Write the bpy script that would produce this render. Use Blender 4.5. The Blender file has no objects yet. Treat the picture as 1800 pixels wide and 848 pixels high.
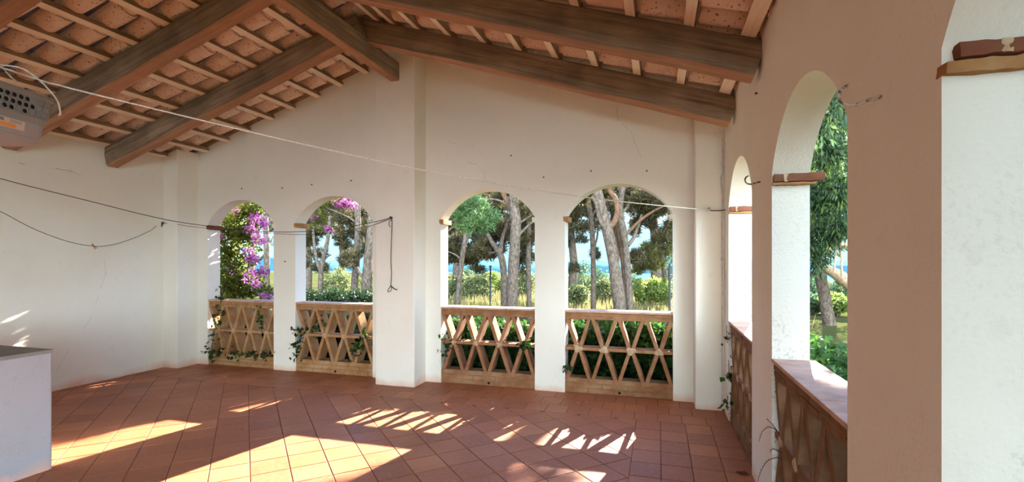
import bpy, math, random
import numpy as np
from mathutils import Vector, Matrix
from mathutils import noise as mnoise
random.seed(7); rng = np.random.default_rng(11)
SC = bpy.context.scene; COL = SC.collection
PI = math.pi

# ------------------------------------------------------------------ camera, sky, sun, exposure
TH = 0.2887; FPX = 863.6; HY = 456.3; H = 1.55
cam_d = bpy.data.cameras.new('camera'); cam = bpy.data.objects.new('camera', cam_d); COL.objects.link(cam)
cam.location = (0, 0, H); cam.rotation_euler = (PI/2, 0, TH)
cam_d.sensor_width = 36; cam_d.lens = FPX/1800*36; cam_d.shift_y = (HY-424)/1800
cam_d.clip_start = 0.02; cam_d.clip_end = 9000
SC.camera = cam

SUN_E = 20.5; SUN_COL = (1.0, 0.93, 0.80)
SUN_ELEV = math.radians(24.2); SUN_AZ = math.radians(12.9)      # the light travels towards -Y and a little to -X
sd = bpy.data.lights.new('sun', 'SUN'); so = bpy.data.objects.new('sun', sd); COL.objects.link(so)
sd.energy = SUN_E; sd.color = SUN_COL; sd.angle = math.radians(0.5)
sdir = Vector((-math.sin(SUN_AZ)*math.cos(SUN_ELEV), -math.cos(SUN_AZ)*math.cos(SUN_ELEV), -math.sin(SUN_ELEV)))
so.rotation_euler = sdir.to_track_quat('-Z', 'Y').to_euler(); so.location = (4, 18, 9)

SKY_LOW = (0.27, 0.50, 0.60); SKY_MID = (0.62, 0.74, 0.82); SKY_HIGH = (0.62, 0.88, 1.6); SKY_BACK = (5.4, 6.6, 7.3)
world = bpy.data.worlds.new('sky'); SC.world = world; world.use_nodes = True
nt = world.node_tree; nt.nodes.clear()
def wn(t, **k):
    n = nt.nodes.new(t)
    for a, b in k.items(): setattr(n, a, b)
    return n
tc = wn('ShaderNodeTexCoord'); sp = wn('ShaderNodeSeparateXYZ'); nt.links.new(tc.outputs['Generated'], sp.inputs[0])
def ramp(tree, stops, interp='LINEAR'):
    r = tree.nodes.new('ShaderNodeValToRGB'); r.color_ramp.interpolation = interp
    e = r.color_ramp.elements
    while len(e) < len(stops): e.new(0.5)
    for i, (p, c) in enumerate(stops):
        e[i].position = p; e[i].color = (c[0], c[1], c[2], 1) if len(c) == 3 else c
    return r
rz = ramp(nt, [(0.0, SKY_LOW), (0.05, SKY_LOW), (0.14, SKY_MID), (0.42, SKY_HIGH), (1.0, SKY_HIGH)])
nt.links.new(sp.outputs['Z'], rz.inputs[0])
mr = wn('ShaderNodeMapRange'); mr.inputs[1].default_value = 0.66; mr.inputs[2].default_value = 0.90
dp = wn('ShaderNodeVectorMath', operation='DOT_PRODUCT'); dp.inputs[1].default_value = (0.50, -0.86, 0.10); nt.links.new(tc.outputs['Generated'], dp.inputs[0])
nt.links.new(dp.outputs['Value'], mr.inputs[0])
mixw = wn('ShaderNodeMixRGB'); nt.links.new(mr.outputs[0], mixw.inputs[0]); nt.links.new(rz.outputs[0], mixw.inputs[1])
mixw.inputs[2].default_value = (*SKY_BACK, 1)
bg = wn('ShaderNodeBackground'); nt.links.new(mixw.outputs[0], bg.inputs[0]); bg.inputs[1].default_value = 1.0
wo = wn('ShaderNodeOutputWorld'); nt.links.new(bg.outputs[0], wo.inputs[0])

vs = SC.view_settings; vs.view_transform = 'Standard'; vs.look = 'None'; vs.gamma = 1; vs.use_curve_mapping = False
vs.exposure = 1.55
SC.cycles.use_denoising = True
SC.cycles.max_bounces = 10; SC.cycles.diffuse_bounces = 7; SC.cycles.glossy_bounces = 3; SC.cycles.transmission_bounces = 3
SC.cycles.transparent_max_bounces = 4; SC.cycles.sample_clamp_indirect = 6; SC.cycles.caustics_reflective = False

# ------------------------------------------------------------------ dimensions
D = 5.663; TB = 0.215                # gable wall: inner face, thickness
R = 0.65; TR = 0.20                  # arcade wall on the +X side
L = -6.80                            # blind wall on the -X side
REAR = -5.0
RX = -3.085; RZ = 4.19; SL = 0.322   # ridge line; underside of the battens
def zb(x): return RZ - SL*abs(x-RX)
SPRING = 2.055; RISE = 0.35; RAIL = 0.958
ARCH_B = [(-6.36, -5.175), (-4.81, -3.591), (-2.614, -1.40), (-1.04, 0.159)]
ARCH_R = [(3.89, 5.105), (2.027, 3.243), (0.20, 1.418)]
GZ = -0.32                           # garden level

def ray(u, v):
    x = (u-900)/FPX; z = (HY-v)/FPX; c, s = math.cos(TH), math.sin(TH)
    return Vector((x*c-s, x*s+c, z))
def on_y(u, v, y): d = ray(u, v); return d*(y/d.y) + Vector((0, 0, H))
def on_x(u, v, x): d = ray(u, v); return d*(x/d.x) + Vector((0, 0, H))
def at_depth(u, v, t): return ray(u, v)*t + Vector((0, 0, H))

# ------------------------------------------------------------------ materials
def mat(name):
    m = bpy.data.materials.new(name); m.use_nodes = True
    t = m.node_tree; b = t.nodes['Principled BSDF']; return m, t, b
def nd(t, typ, **k):
    n = t.nodes.new(typ)
    for a, b in k.items(): setattr(n, a, b)
    return n
def coords(t, space='Object', scale=(1, 1, 1), rot=(0, 0, 0)):
    c = nd(t, 'ShaderNodeTexCoord'); m = nd(t, 'ShaderNodeMapping')
    m.inputs['Scale'].default_value = scale; m.inputs['Rotation'].default_value = rot
    t.links.new(c.outputs[space], m.inputs[0]); return m.outputs[0]
def gcoords(t, scale=(1, 1, 1)):
    g = nd(t, 'ShaderNodeNewGeometry'); m = nd(t, 'ShaderNodeMapping'); m.inputs['Scale'].default_value = scale
    t.links.new(g.outputs['Position'], m.inputs[0]); return m.outputs[0]
def noise(t, vec, scale, detail=4, rough=0.55):
    n = nd(t, 'ShaderNodeTexNoise'); n.inputs['Scale'].default_value = scale
    n.inputs['Detail'].default_value = detail; n.inputs['Roughness'].default_value = rough
    t.links.new(vec, n.inputs['Vector']); return n.outputs['Fac']
def mix(t, fac, a, b, mode='MIX'):
    m = nd(t, 'ShaderNodeMixRGB', blend_type=mode)
    for i, v in ((0, fac), (1, a), (2, b)):
        if isinstance(v, (int, float)): m.inputs[i].default_value = v
        elif isinstance(v, tuple): m.inputs[i].default_value = (*v[:3], 1)
        else: t.links.new(v, m.inputs[i])
    return m.outputs[0]
def rampf(t, fac, stops):
    r = ramp(t, stops); t.links.new(fac, r.inputs[0]); return r.outputs[0]
def bw(a): return (a, a, a)
def bump(t, b, h, strength=0.3, dist=0.01):
    n = nd(t, 'ShaderNodeBump'); n.inputs['Strength'].default_value = strength; n.inputs['Distance'].default_value = dist
    t.links.new(h, n.inputs['Height']); t.links.new(n.outputs[0], b.inputs['Normal'])

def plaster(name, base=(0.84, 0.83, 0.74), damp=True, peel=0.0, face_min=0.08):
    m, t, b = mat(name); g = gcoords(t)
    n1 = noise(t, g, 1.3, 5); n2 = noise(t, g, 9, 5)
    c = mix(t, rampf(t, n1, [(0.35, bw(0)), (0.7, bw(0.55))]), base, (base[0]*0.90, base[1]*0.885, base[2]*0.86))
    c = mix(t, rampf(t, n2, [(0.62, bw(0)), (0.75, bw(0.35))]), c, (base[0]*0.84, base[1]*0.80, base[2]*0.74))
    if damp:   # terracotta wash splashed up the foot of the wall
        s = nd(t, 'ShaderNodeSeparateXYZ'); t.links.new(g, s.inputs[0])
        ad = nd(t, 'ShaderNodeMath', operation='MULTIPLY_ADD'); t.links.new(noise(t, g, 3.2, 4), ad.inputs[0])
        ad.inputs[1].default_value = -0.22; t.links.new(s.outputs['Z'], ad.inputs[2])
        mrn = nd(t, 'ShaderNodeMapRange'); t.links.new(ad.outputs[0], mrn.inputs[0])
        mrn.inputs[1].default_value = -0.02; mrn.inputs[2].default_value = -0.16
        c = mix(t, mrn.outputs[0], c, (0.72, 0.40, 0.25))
    if peel:
        pn = noise(t, g, 48, 6, 0.75); pm = noise(t, g, 2.6, 3)
        sz = nd(t, 'ShaderNodeSeparateXYZ'); t.links.new(g, sz.inputs[0]); lowm = nd(t, 'ShaderNodeMapRange'); t.links.new(sz.outputs['Z'], lowm.inputs[0])
        lowm.inputs[1].default_value = 1.30; lowm.inputs[2].default_value = 0.85; lowm.inputs[3].default_value = 0.12
        k = mix(t, 1.0, rampf(t, pn, [(0.535, bw(0)), (0.575, bw(1))]), rampf(t, pm, [(0.42, bw(0)), (0.54, bw(peel))]), 'MULTIPLY')
        k = mix(t, 1.0, k, lowm.outputs[0], 'MULTIPLY')
        gn = nd(t, 'ShaderNodeNewGeometry'); sn = nd(t, 'ShaderNodeSeparateXYZ'); t.links.new(gn.outputs['True Normal'], sn.inputs[0]); ab = nd(t, 'ShaderNodeMath', operation='ABSOLUTE'); t.links.new(sn.outputs['Y'], ab.inputs[0])
        face = nd(t, 'ShaderNodeMapRange'); t.links.new(ab.outputs[0], face.inputs[0]); face.inputs[3].default_value = face_min
        k = mix(t, 1.0, k, face.outputs[0], 'MULTIPLY'); c = mix(t, k, c, (0.30, 0.275, 0.25))
    t.links.new(c, b.inputs['Base Color']); b.inputs['Roughness'].default_value = 0.85
    b.inputs['Specular IOR Level'].default_value = 0.2
    hb = mix(t, 0.5, noise(t, g, 5, 5), noise(t, g, 70, 3)); bump(t, b, hb, 0.30, 0.012)
    return m
M = {}
M['plaster'] = plaster('white_plaster')
M['plaster_rough'] = plaster('white_plaster_rough', peel=0.8)
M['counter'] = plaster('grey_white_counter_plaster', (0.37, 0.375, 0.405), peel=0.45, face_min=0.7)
M['plaster_plain'] = plaster('white_plaster_plain', damp=False)

def terracotta_floor():
    m, t, b = mat('terracotta_tiles'); g = gcoords(t)
    at = nd(t, 'ShaderNodeAttribute', attribute_name='tint')
    c = rampf(t, at.outputs['Fac'], [(0.0, (0.24, 0.075, 0.030)), (0.35, (0.33, 0.105, 0.041)), (0.7, (0.39, 0.135, 0.053)), (1.0, (0.48, 0.19, 0.078))])
    n1 = noise(t, g, 2.2, 5); n2 = noise(t, g, 30, 5)
    c = mix(t, rampf(t, n1, [(0.35, bw(0)), (0.7, bw(0.5))]), c, (0.30, 0.125, 0.075))
    c = mix(t, rampf(t, n2, [(0.45, bw(0)), (0.8, bw(0.45))]), c, (0.44, 0.20, 0.115))
    t.links.new(c, b.inputs['Base Color'])
    t.links.new(rampf(t, n1, [(0.3, bw(0.42)), (0.7, bw(0.62))]), b.inputs['Roughness'])
    b.inputs['Specular IOR Level'].default_value = 0.24
    bump(t, b, mix(t, 0.4, noise(t, g, 6, 4), n2), 0.25, 0.01)
    return m
M['floor'] = terracotta_floor()
def plain(name, col, rough=0.7, spec=0.3, var=0.0, scale=8, metal=0):
    m, t, b = mat(name)
    if var:
        g = coords(t); c = mix(t, rampf(t, noise(t, g, scale, 5), [(0.3, bw(0)), (0.7, bw(1))]), tuple(x*(1-var) for x in col), tuple(min(1, x*(1+var)) for x in col))
        t.links.new(c, b.inputs['Base Color']); bump(t, b, noise(t, g, scale*4, 4), 0.2, 0.004)
    else: b.inputs['Base Color'].default_value = (*col, 1)
    b.inputs['Roughness'].default_value = rough; b.inputs['Specular IOR Level'].default_value = spec; b.inputs['Metallic'].default_value = metal
    return m
M['grout'] = plain('dark_grout', (0.13, 0.07, 0.05), 0.9, 0.1, 0.3)
M['cracks'] = plain('crack_line', (0.47, 0.42, 0.35), 0.9, 0.1)

def wood(name, dark, light, streak=26, spots=0.5, rough=0.75):
    m, t, b = mat(name); g = coords(t, 'Object', (1.0, streak, streak)); g1 = coords(t)
    n = noise(t, g, 1.4, 6, 0.65); k = noise(t, g1, 2.2, 4)
    c = mix(t, rampf(t, n, [(0.3, bw(0)), (0.72, bw(1))]), dark, light)
    c = mix(t, rampf(t, k, [(0.42, bw(0)), (0.7, bw(spots))]), c, tuple(x*0.42 for x in dark))
    c = mix(t, rampf(t, noise(t, coords(t, 'Object', (1, 6, 6)), 5, 5, 0.7), [(0.66, bw(0)), (0.72, bw(0.35))]), c, (0.42, 0.34, 0.25))
    t.links.new(c, b.inputs['Base Color']); b.inputs['Roughness'].default_value = rough; b.inputs['Specular IOR Level'].default_value = 0.25
    bump(t, b, n, 0.5, 0.008); return m
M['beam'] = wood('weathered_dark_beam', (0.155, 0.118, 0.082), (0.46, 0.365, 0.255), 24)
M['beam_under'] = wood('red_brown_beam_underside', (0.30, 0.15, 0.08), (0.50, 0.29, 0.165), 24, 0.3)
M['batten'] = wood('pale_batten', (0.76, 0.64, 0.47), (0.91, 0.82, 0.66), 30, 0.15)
M['batten_side'] = wood('dark_batten_side', (0.26, 0.19, 0.125), (0.44, 0.33, 0.22), 30, 0.4)  # sides and top toned darker than the pale batten underside
M['peg'] = plain('peg_wood', (0.42, 0.28, 0.14), 0.7)

def tile_mat():
    m, t, b = mat('roof_tile_clay'); g = gcoords(t)
    n1 = noise(t, g, 3.1, 4); n2 = noise(t, g, 48, 4, 0.6); n3 = noise(t, g, 9, 5)
    c = mix(t, rampf(t, n1, [(0.35, bw(0)), (0.65, bw(1))]), (0.70, 0.51, 0.375), (0.83, 0.67, 0.54))
    c = mix(t, rampf(t, n3, [(0.45, bw(0)), (0.7, bw(0.7))]), c, (0.78, 0.64, 0.475))
    c = mix(t, rampf(t, n2, [(0.60, bw(0)), (0.66, bw(0.9))]), c, (0.14, 0.065, 0.045))
    t.links.new(c, b.inputs['Base Color']); b.inputs['Roughness'].default_value = 0.9; b.inputs['Specular IOR Level'].default_value = 0.15
    bump(t, b, n2, 0.3, 0.01); return m
M['rooftile'] = tile_mat()
M['cover'] = plain('gap_shade_cover_tile', (0.16, 0.10, 0.072), 0.95, 0.1, 0.35, 6)  # dark colour paints in the shade of the gaps between the trough tiles

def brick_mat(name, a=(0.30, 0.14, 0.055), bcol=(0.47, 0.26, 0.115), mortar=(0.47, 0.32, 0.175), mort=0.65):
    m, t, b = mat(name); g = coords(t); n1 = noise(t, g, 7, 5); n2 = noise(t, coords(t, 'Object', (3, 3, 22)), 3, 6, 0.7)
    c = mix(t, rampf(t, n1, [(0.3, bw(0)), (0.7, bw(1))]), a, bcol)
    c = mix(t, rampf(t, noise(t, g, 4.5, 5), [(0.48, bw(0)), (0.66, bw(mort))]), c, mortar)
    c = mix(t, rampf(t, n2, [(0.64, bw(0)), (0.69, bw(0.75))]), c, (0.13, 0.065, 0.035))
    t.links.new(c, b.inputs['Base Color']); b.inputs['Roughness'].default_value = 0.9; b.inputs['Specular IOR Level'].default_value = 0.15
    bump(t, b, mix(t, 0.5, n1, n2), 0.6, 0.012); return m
M['brick'] = brick_mat('lattice_brick'); M['brick_red'] = brick_mat('red_cap_brick', (0.16, 0.055, 0.032), (0.27, 0.105, 0.06), (0.36, 0.24, 0.14), 0.3)
M['brick_brown'] = brick_mat('red_brown_lattice_brick', (0.23, 0.098, 0.044), (0.37, 0.18, 0.088), (0.42, 0.28, 0.16), 0.5)
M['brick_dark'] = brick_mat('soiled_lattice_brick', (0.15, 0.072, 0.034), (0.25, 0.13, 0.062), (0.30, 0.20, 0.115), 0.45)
M['mortar'] = plain('pale_mortar', (0.48, 0.34, 0.215), 0.95, 0.1, 0.25, 20)
M['joint'] = plain('brown_brick_joint', (0.27, 0.16, 0.08), 0.95, 0.1, 0.3, 14)
M['coping'] = plain('pale_coping_tile', (0.50, 0.33, 0.24), 0.85, 0.2, 0.2, 9)

def leaf_mat(name, c0, c1, c2, trans=0.5, scale=1.2, rough=0.55):
    m, t, b = mat(name); g = gcoords(t)
    at = nd(t, 'ShaderNodeAttribute', attribute_name='tint')
    c = rampf(t, at.outputs['Fac'], [(0.0, c0), (0.5, c1), (1.0, c2)])
    n = noise(t, g, scale, 3); c = mix(t, rampf(t, n, [(0.4, bw(0)), (0.65, bw(0.6))]), c, tuple(x*0.55 for x in c0))
    t.links.new(c, b.inputs['Base Color']); b.inputs['Roughness'].default_value = rough; b.inputs['Specular IOR Level'].default_value = 0.3
    tr = nd(t, 'ShaderNodeBsdfTranslucent'); t.links.new(c, tr.inputs[0])
    ms = nd(t, 'ShaderNodeMixShader'); ms.inputs[0].default_value = trans
    out = t.nodes['Material Output']; t.links.new(b.outputs[0], ms.inputs[1]); t.links.new(tr.outputs[0], ms.inputs[2]); t.links.new(ms.outputs[0], out.inputs[0])
    return m
M['pine'] = leaf_mat('pine_needles', (0.045, 0.045, 0.02), (0.105, 0.082, 0.036), (0.17, 0.15, 0.05), 0.38)
M['pine_green'] = leaf_mat('fresh_pine_needles', (0.05, 0.11, 0.04), (0.10, 0.19, 0.07), (0.16, 0.26, 0.09), 0.4)
M['pine_yellow'] = leaf_mat('yellowish_pine_needles', (0.08, 0.085, 0.025), (0.15, 0.145, 0.042), (0.24, 0.22, 0.06), 0.4)
M['ivy'] = leaf_mat('ivy_leaves', (0.014, 0.045, 0.009), (0.03, 0.085, 0.016), (0.09, 0.18, 0.03), 0.4)
M['boug'] = leaf_mat('bougainvillea_leaves', (0.06, 0.10, 0.018), (0.15, 0.19, 0.03), (0.32, 0.33, 0.05), 0.45)
M['bract'] = leaf_mat('magenta_bracts', (0.42, 0.09, 0.42), (0.64, 0.24, 0.58), (0.84, 0.58, 0.76), 0.5)
M['shrub_pale'] = leaf_mat('pale_shrub_leaves', (0.12, 0.155, 0.055), (0.19, 0.22, 0.085), (0.29, 0.31, 0.14), 0.4)
M['shrub_bright'] = leaf_mat('bright_shrub_leaves', (0.12, 0.19, 0.036), (0.20, 0.265, 0.056), (0.31, 0.35, 0.10), 0.45)
M['shrub_dark'] = leaf_mat('dark_shrub_leaves', (0.05, 0.10, 0.045), (0.09, 0.16, 0.075), (0.14, 0.22, 0.10), 0.35)
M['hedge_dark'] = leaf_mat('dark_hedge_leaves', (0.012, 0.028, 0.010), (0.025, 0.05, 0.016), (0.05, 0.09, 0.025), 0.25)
M['euc'] = leaf_mat('eucalyptus_leaves', (0.026, 0.06, 0.032), (0.055, 0.105, 0.04), (0.13, 0.19, 0.035), 0.45, 0.9)
M['drygrass'] = leaf_mat('dry_grass', (0.22, 0.19, 0.08), (0.31, 0.265, 0.115), (0.22, 0.25, 0.08), 0.4)
def bark(name, a, bcol):
    m, t, b = mat(name); g = coords(t, 'Object', (1, 1, 0.45)); n = noise(t, g, 20, 5, 0.65)
    c = mix(t, rampf(t, n, [(0.36, bw(0)), (0.64, bw(1))]), a, bcol); t.links.new(c, b.inputs['Base Color'])
    b.inputs['Roughness'].default_value = 0.95; b.inputs['Specular IOR Level'].default_value = 0.1; bump(t, b, n, 0.8, 0.03); return m
M['bark'] = bark('pine_bark', (0.055, 0.042, 0.032), (0.165, 0.127, 0.097))
M['bark_red'] = bark('pine_bark_red', (0.085, 0.05, 0.03), (0.17, 0.095, 0.055))
M['bark_pale'] = bark('eucalyptus_bark', (0.22, 0.15, 0.09), (0.38, 0.28, 0.18))
def ground_mat():
    m, t, b = mat('garden_ground'); g = gcoords(t)
    c = mix(t, rampf(t, noise(t, g, 0.35, 5), [(0.4, bw(0)), (0.62, bw(1))]), (0.045, 0.052, 0.017), (0.085, 0.078, 0.033))
    c = mix(t, rampf(t, noise(t, g, 7, 6, 0.7), [(0.35, bw(0)), (0.7, bw(0.7))]), c, (0.058, 0.064, 0.021))
    t.links.new(c, b.inputs['Base Color']); b.inputs['Roughness'].default_value = 1.0; b.inputs['Specular IOR Level'].default_value = 0.0; bump(t, b, noise(t, g, 40, 5), 0.5, 0.03); return m
M['ground'] = ground_mat()
def matte(name, col):
    m, t, b = mat(name); d = nd(t, 'ShaderNodeBsdfDiffuse'); d.inputs[0].default_value = (*col, 1); t.links.new(d.outputs[0], t.nodes['Material Output'].inputs[0]); return m
M['sea'] = matte('sea_water', (0.055, 0.145, 0.17))
M['hill'] = matte('far_hill', (0.05, 0.12, 0.14))
M['rope_white'] = plain('white_rope', (0.74, 0.70, 0.62), 0.8, 0.2, 0.2, 60)
M['line_black'] = plain('black_clothesline', (0.022, 0.024, 0.022), 0.5, 0.4)
M['metal_dark'] = plain('rusty_dark_metal', (0.05, 0.035, 0.028), 0.7, 0.4, 0.3, 40)
def hook_mat():
    m, t, b = mat('painted_rusty_hook'); g = coords(t)
    c = rampf(t, noise(t, g, 55, 4, 0.6), [(0.44, (0.62, 0.52, 0.43)), (0.56, (0.10, 0.05, 0.035))]); t.links.new(c, b.inputs['Base Color']); b.inputs['Roughness'].default_value = 0.8; return m
M['hook'] = hook_mat()
M['plastic'] = plain('grey_plastic', (0.225, 0.235, 0.245), 0.42, 0.5, 0.08, 5)
M['plastic_low'] = plain('lilac_grey_plastic', (0.30, 0.275, 0.285), 0.45, 0.5, 0.08, 5)
M['black'] = plain('dark_hole', (0.015, 0.015, 0.015), 0.9, 0.1)
M['sticker'] = plain('pale_sticker', (0.62, 0.50, 0.44), 0.6)
M['orange'] = plain('orange_print', (0.72, 0.30, 0.07), 0.6)
M['print_grey'] = plain('grey_print', (0.22, 0.20, 0.19), 0.6)
M['slab'] = plain('grey_stone_slab', (0.21, 0.20, 0.185), 0.6, 0.4, 0.2, 5)
M['twig'] = plain('dry_twig', (0.10, 0.065, 0.045), 0.9, 0.1)
M['pole'] = plain('dark_pole', (0.05, 0.05, 0.055), 0.6)
M['cable'] = plain('painted_cable', (0.66, 0.61, 0.54), 0.7, 0.3, 0.2, 25)

# ------------------------------------------------------------------ builders
class MB:
    def rough(s, x0, x1, y0, y1, z0, z1, mi=0, amp=0.005, cell=0.022, seed=0):
        nx, ny, nz = (max(2, int(round((b-a)/cell))) for a, b in ((x0, x1), (y0, y1), (z0, z1))); idx = {}; o = len(s.v)
        def vid(i, j, k):
            if (i, j, k) not in idx:
                p = Vector((x0+(x1-x0)*i/nx, y0+(y1-y0)*j/ny, z0+(z1-z0)*k/nz)); n = mnoise.noise_vector(p*28+Vector((seed*5.1, 0, 0)))+mnoise.noise_vector(p*70)*0.5
                edge = sum((i in (0, nx), j in (0, ny), k in (0, nz))); c = Vector(((x0+x1)/2, (y0+y1)/2, (z0+z1)/2))
                q = p+n*amp+(Vector([math.copysign(1, t) for t in (c-p)])*(amp*0.6 if edge > 1 else 0)); idx[(i, j, k)] = len(s.v); s.v.append(tuple(q))
            return idx[(i, j, k)]
        for i in range(nx):
            for j in range(ny):
                s.f += [(vid(i, j, 0), vid(i, j+1, 0), vid(i+1, j+1, 0), vid(i+1, j, 0)), (vid(i, j, nz), vid(i+1, j, nz), vid(i+1, j+1, nz), vid(i, j+1, nz))]; s.mi += [mi]*2
        for i in range(nx):
            for k in range(nz):
                s.f += [(vid(i, 0, k), vid(i+1, 0, k), vid(i+1, 0, k+1), vid(i, 0, k+1)), (vid(i, ny, k), vid(i, ny, k+1), vid(i+1, ny, k+1), vid(i+1, ny, k))]; s.mi += [mi]*2
        for j in range(ny):
            for k in range(nz):
                s.f += [(vid(0, j, k), vid(0, j, k+1), vid(0, j+1, k+1), vid(0, j+1, k)), (vid(nx, j, k), vid(nx, j+1, k), vid(nx, j+1, k+1), vid(nx, j, k+1))]; s.mi += [mi]*2
    def __init__(s): s.v = []; s.f = []; s.mi = []
    def add(s, vs, fs, mi=0):
        o = len(s.v); s.v += [tuple(p) for p in vs]; s.f += [tuple(i+o for i in f) for f in fs]; s.mi += [mi]*len(fs)
    def hexa(s, p, mi=0):
        s.add(p, [(0, 3, 2, 1), (4, 5, 6, 7), (0, 1, 5, 4), (1, 2, 6, 5), (2, 3, 7, 6), (3, 0, 4, 7)], mi)
    def box(s, x0, x1, y0, y1, z0, z1, mi=0):
        s.hexa([(x0, y0, z0), (x1, y0, z0), (x1, y1, z0), (x0, y1, z0), (x0, y0, z1), (x1, y0, z1), (x1, y1, z1), (x0, y1, z1)], mi)
    def tube(s, pts, rad, n=8, mi=0, caps=True):
        pts = [Vector(p) for p in pts]; m = len(pts)
        if not hasattr(rad, '__len__'): rad = [rad]*m
        o = len(s.v); prev = None
        for i, p in enumerate(pts):
            tan = (pts[min(i+1, m-1)]-pts[max(i-1, 0)]).normalized()
            if prev is None:
                a = Vector((0, 0, 1)) if abs(tan.z) < 0.9 else Vector((1, 0, 0)); x = a.cross(tan).normalized()
            else: x = (prev-tan*prev.dot(tan)).normalized()
            prev = x; y = tan.cross(x)
            for k in range(n):
                an = 2*PI*k/n; s.v.append(tuple(p+(x*math.cos(an)+y*math.sin(an))*rad[i]))
        for i in range(m-1):
            for k in range(n):
                k2 = (k+1) % n; s.f.append((o+i*n+k, o+i*n+k2, o+(i+1)*n+k2, o+(i+1)*n+k)); s.mi.append(mi)
        if caps:
            s.f.append(tuple(o+k for k in range(n-1, -1, -1))); s.mi.append(mi)
            s.f.append(tuple(o+(m-1)*n+k for k in range(n))); s.mi.append(mi)
    def build(s, name, mats, parent=None, loc=None, rotz=0, smooth=None, bevel=0):
        me = bpy.data.meshes.new(name); me.from_pydata(s.v, [], s.f)
        if not isinstance(mats, (list, tuple)): mats = [mats]
        for m in mats: me.materials.append(m)
        me.polygons.foreach_set('material_index', s.mi)
        if smooth is not None:
            me.polygons.foreach_set('use_smooth', [True]*len(s.f)); me.set_sharp_from_angle(angle=math.radians(smooth))
        me.update(); return link(name, me, parent, loc, rotz, bevel)
def link(name, me, parent=None, loc=None, rotz=0, bevel=0):
    o = bpy.data.objects.new(name, me); COL.objects.link(o)
    if loc is not None: o.location = loc
    o.rotation_euler.z = rotz
    if parent is not None: o.parent = parent
    if bevel:
        b = o.modifiers.new('edge', 'BEVEL'); b.width = bevel; b.segments = 2; b.limit_method = 'ANGLE'; b.angle_limit = math.radians(40)
    return o
def tag(o, label, cat, group=None):
    o['label'] = label; o['category'] = cat
    if group: o['group'] = group
    return o
def thing(name, label, cat, loc=(0, 0, 0), rotz=0, group=None):
    o = bpy.data.objects.new(name, None); COL.objects.link(o); o.location = loc; o.rotation_euler.z = rotz; o.empty_display_size = 0.1
    return tag(o, label, cat, group)
def struct(o, label=None, cat=None):
    o['kind'] = 'structure'
    if label: o['label'] = label; o['category'] = cat
    return o

# ------------------------------------------------------------------ floor
def clip_poly(poly, axis, val, keep_less):
    out = []
    for i in range(len(poly)):
        a, b = poly[i], poly[(i+1) % len(poly)]
        ia = (a[axis] <= val) if keep_less else (a[axis] >= val); ib = (b[axis] <= val) if keep_less else (b[axis] >= val)
        if ia: out.append(a)
        if ia != ib:
            t = (val-a[axis])/(b[axis]-a[axis]); out.append((a[0]+t*(b[0]-a[0]), a[1]+t*(b[1]-a[1])))
    return out
def build_floor():
    v, f, tint = [], [], []
    def tile(poly, tt, z0=0.0, gap=0.0022):
        if len(poly) < 3: return
        cx = sum(p[0] for p in poly)/len(poly); cy = sum(p[1] for p in poly)/len(poly)
        area = abs(sum(poly[i][0]*poly[(i+1) % len(poly)][1]-poly[(i+1) % len(poly)][0]*poly[i][1] for i in range(len(poly))))/2
        if area < 0.0015: return
        n = len(poly); o = len(v); tx, ty = random.uniform(-1, 1)*0.006, random.uniform(-1, 1)*0.006
        for g, dz in ((gap, -0.012), (gap+0.0008, -0.0018), (gap+0.004, 0.0)):
            for p in poly:
                dx, dy = cx-p[0], cy-p[1]; d = math.hypot(dx, dy) or 1
                x, y = p[0]+dx/d*g*1.3, p[1]+dy/d*g*1.3
                v.append((x, y, z0+dz+(x-cx)*tx+(y-cy)*ty))
        f.append(tuple(o+2*n+i for i in range(n))); tint.append(tt)
        for r in (0, 1):
            for i in range(n):
                j = (i+1) % n; f.append((o+r*n+i, o+r*n+j, o+(r+1)*n+j, o+(r+1)*n+i)); tint.append(tt)
    XB, YB = -0.20, 4.90
    d = 0.185
    for i in range(-60, 60):
        for j in range(-60, 60):
            cx = -1.131+(i+j)*d; cy = 3.76+(i-j)*d+d
            if not (L-d < cx < XB+d and REAR-d < cy < YB+d): continue
            p = [(cx+d, cy), (cx, cy+d), (cx-d, cy), (cx, cy-d)]
            for ax, val, less in ((0, XB, True), (0, L-0.02, False), (1, YB, True), (1, REAR, False)):
                if p: p = clip_poly(p, ax, val, less)
            tt = random.choice((0.25, 0.35, 0.4, 0.45, 0.5, 0.55, 0.6, 0.9, 0.1))*0.9+random.uniform(0, 0.1)
            tile(p, tt, random.uniform(-0.0012, 0.0008))
    xs = [XB+0.2225*k for k in range(6)]
    for a, b in zip(xs, xs[1:]):
        y = YB
        while y > REAR:
            tile([(a, y-0.255), (b, y-0.255), (b, y), (a, y)], random.choice((0.3, 0.4, 0.5, 0.6, 0.75, 0.15)), random.uniform(-0.001, 0.001)); y -= 0.255
    y = YB
    for r in range(4):
        x = L-0.1+(0.11 if r % 2 else 0)
        while x < R+0.25:
            w = 0.2225; tile([(x, y), (x+w, y), (x+w, y+0.255), (x, y+0.255)], random.choice((0.4, 0.5, 0.6, 0.7, 0.85, 0.25)), random.uniform(-0.001, 0.001)); x += w
        y += 0.255
    me = bpy.data.meshes.new('floor'); me.from_pydata(v, [], f); me.materials.append(M['floor'])
    a = me.attributes.new('tint', 'FLOAT', 'FACE'); a.data.foreach_set('value', tint); me.update()
    fl = struct(link('floor', me))
    g = MB(); g.box(L-0.25, R+TR, REAR, D+TB, GZ-0.2, -0.004); g.build('grout_bed', M['grout'], fl)
build_floor()

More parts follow.
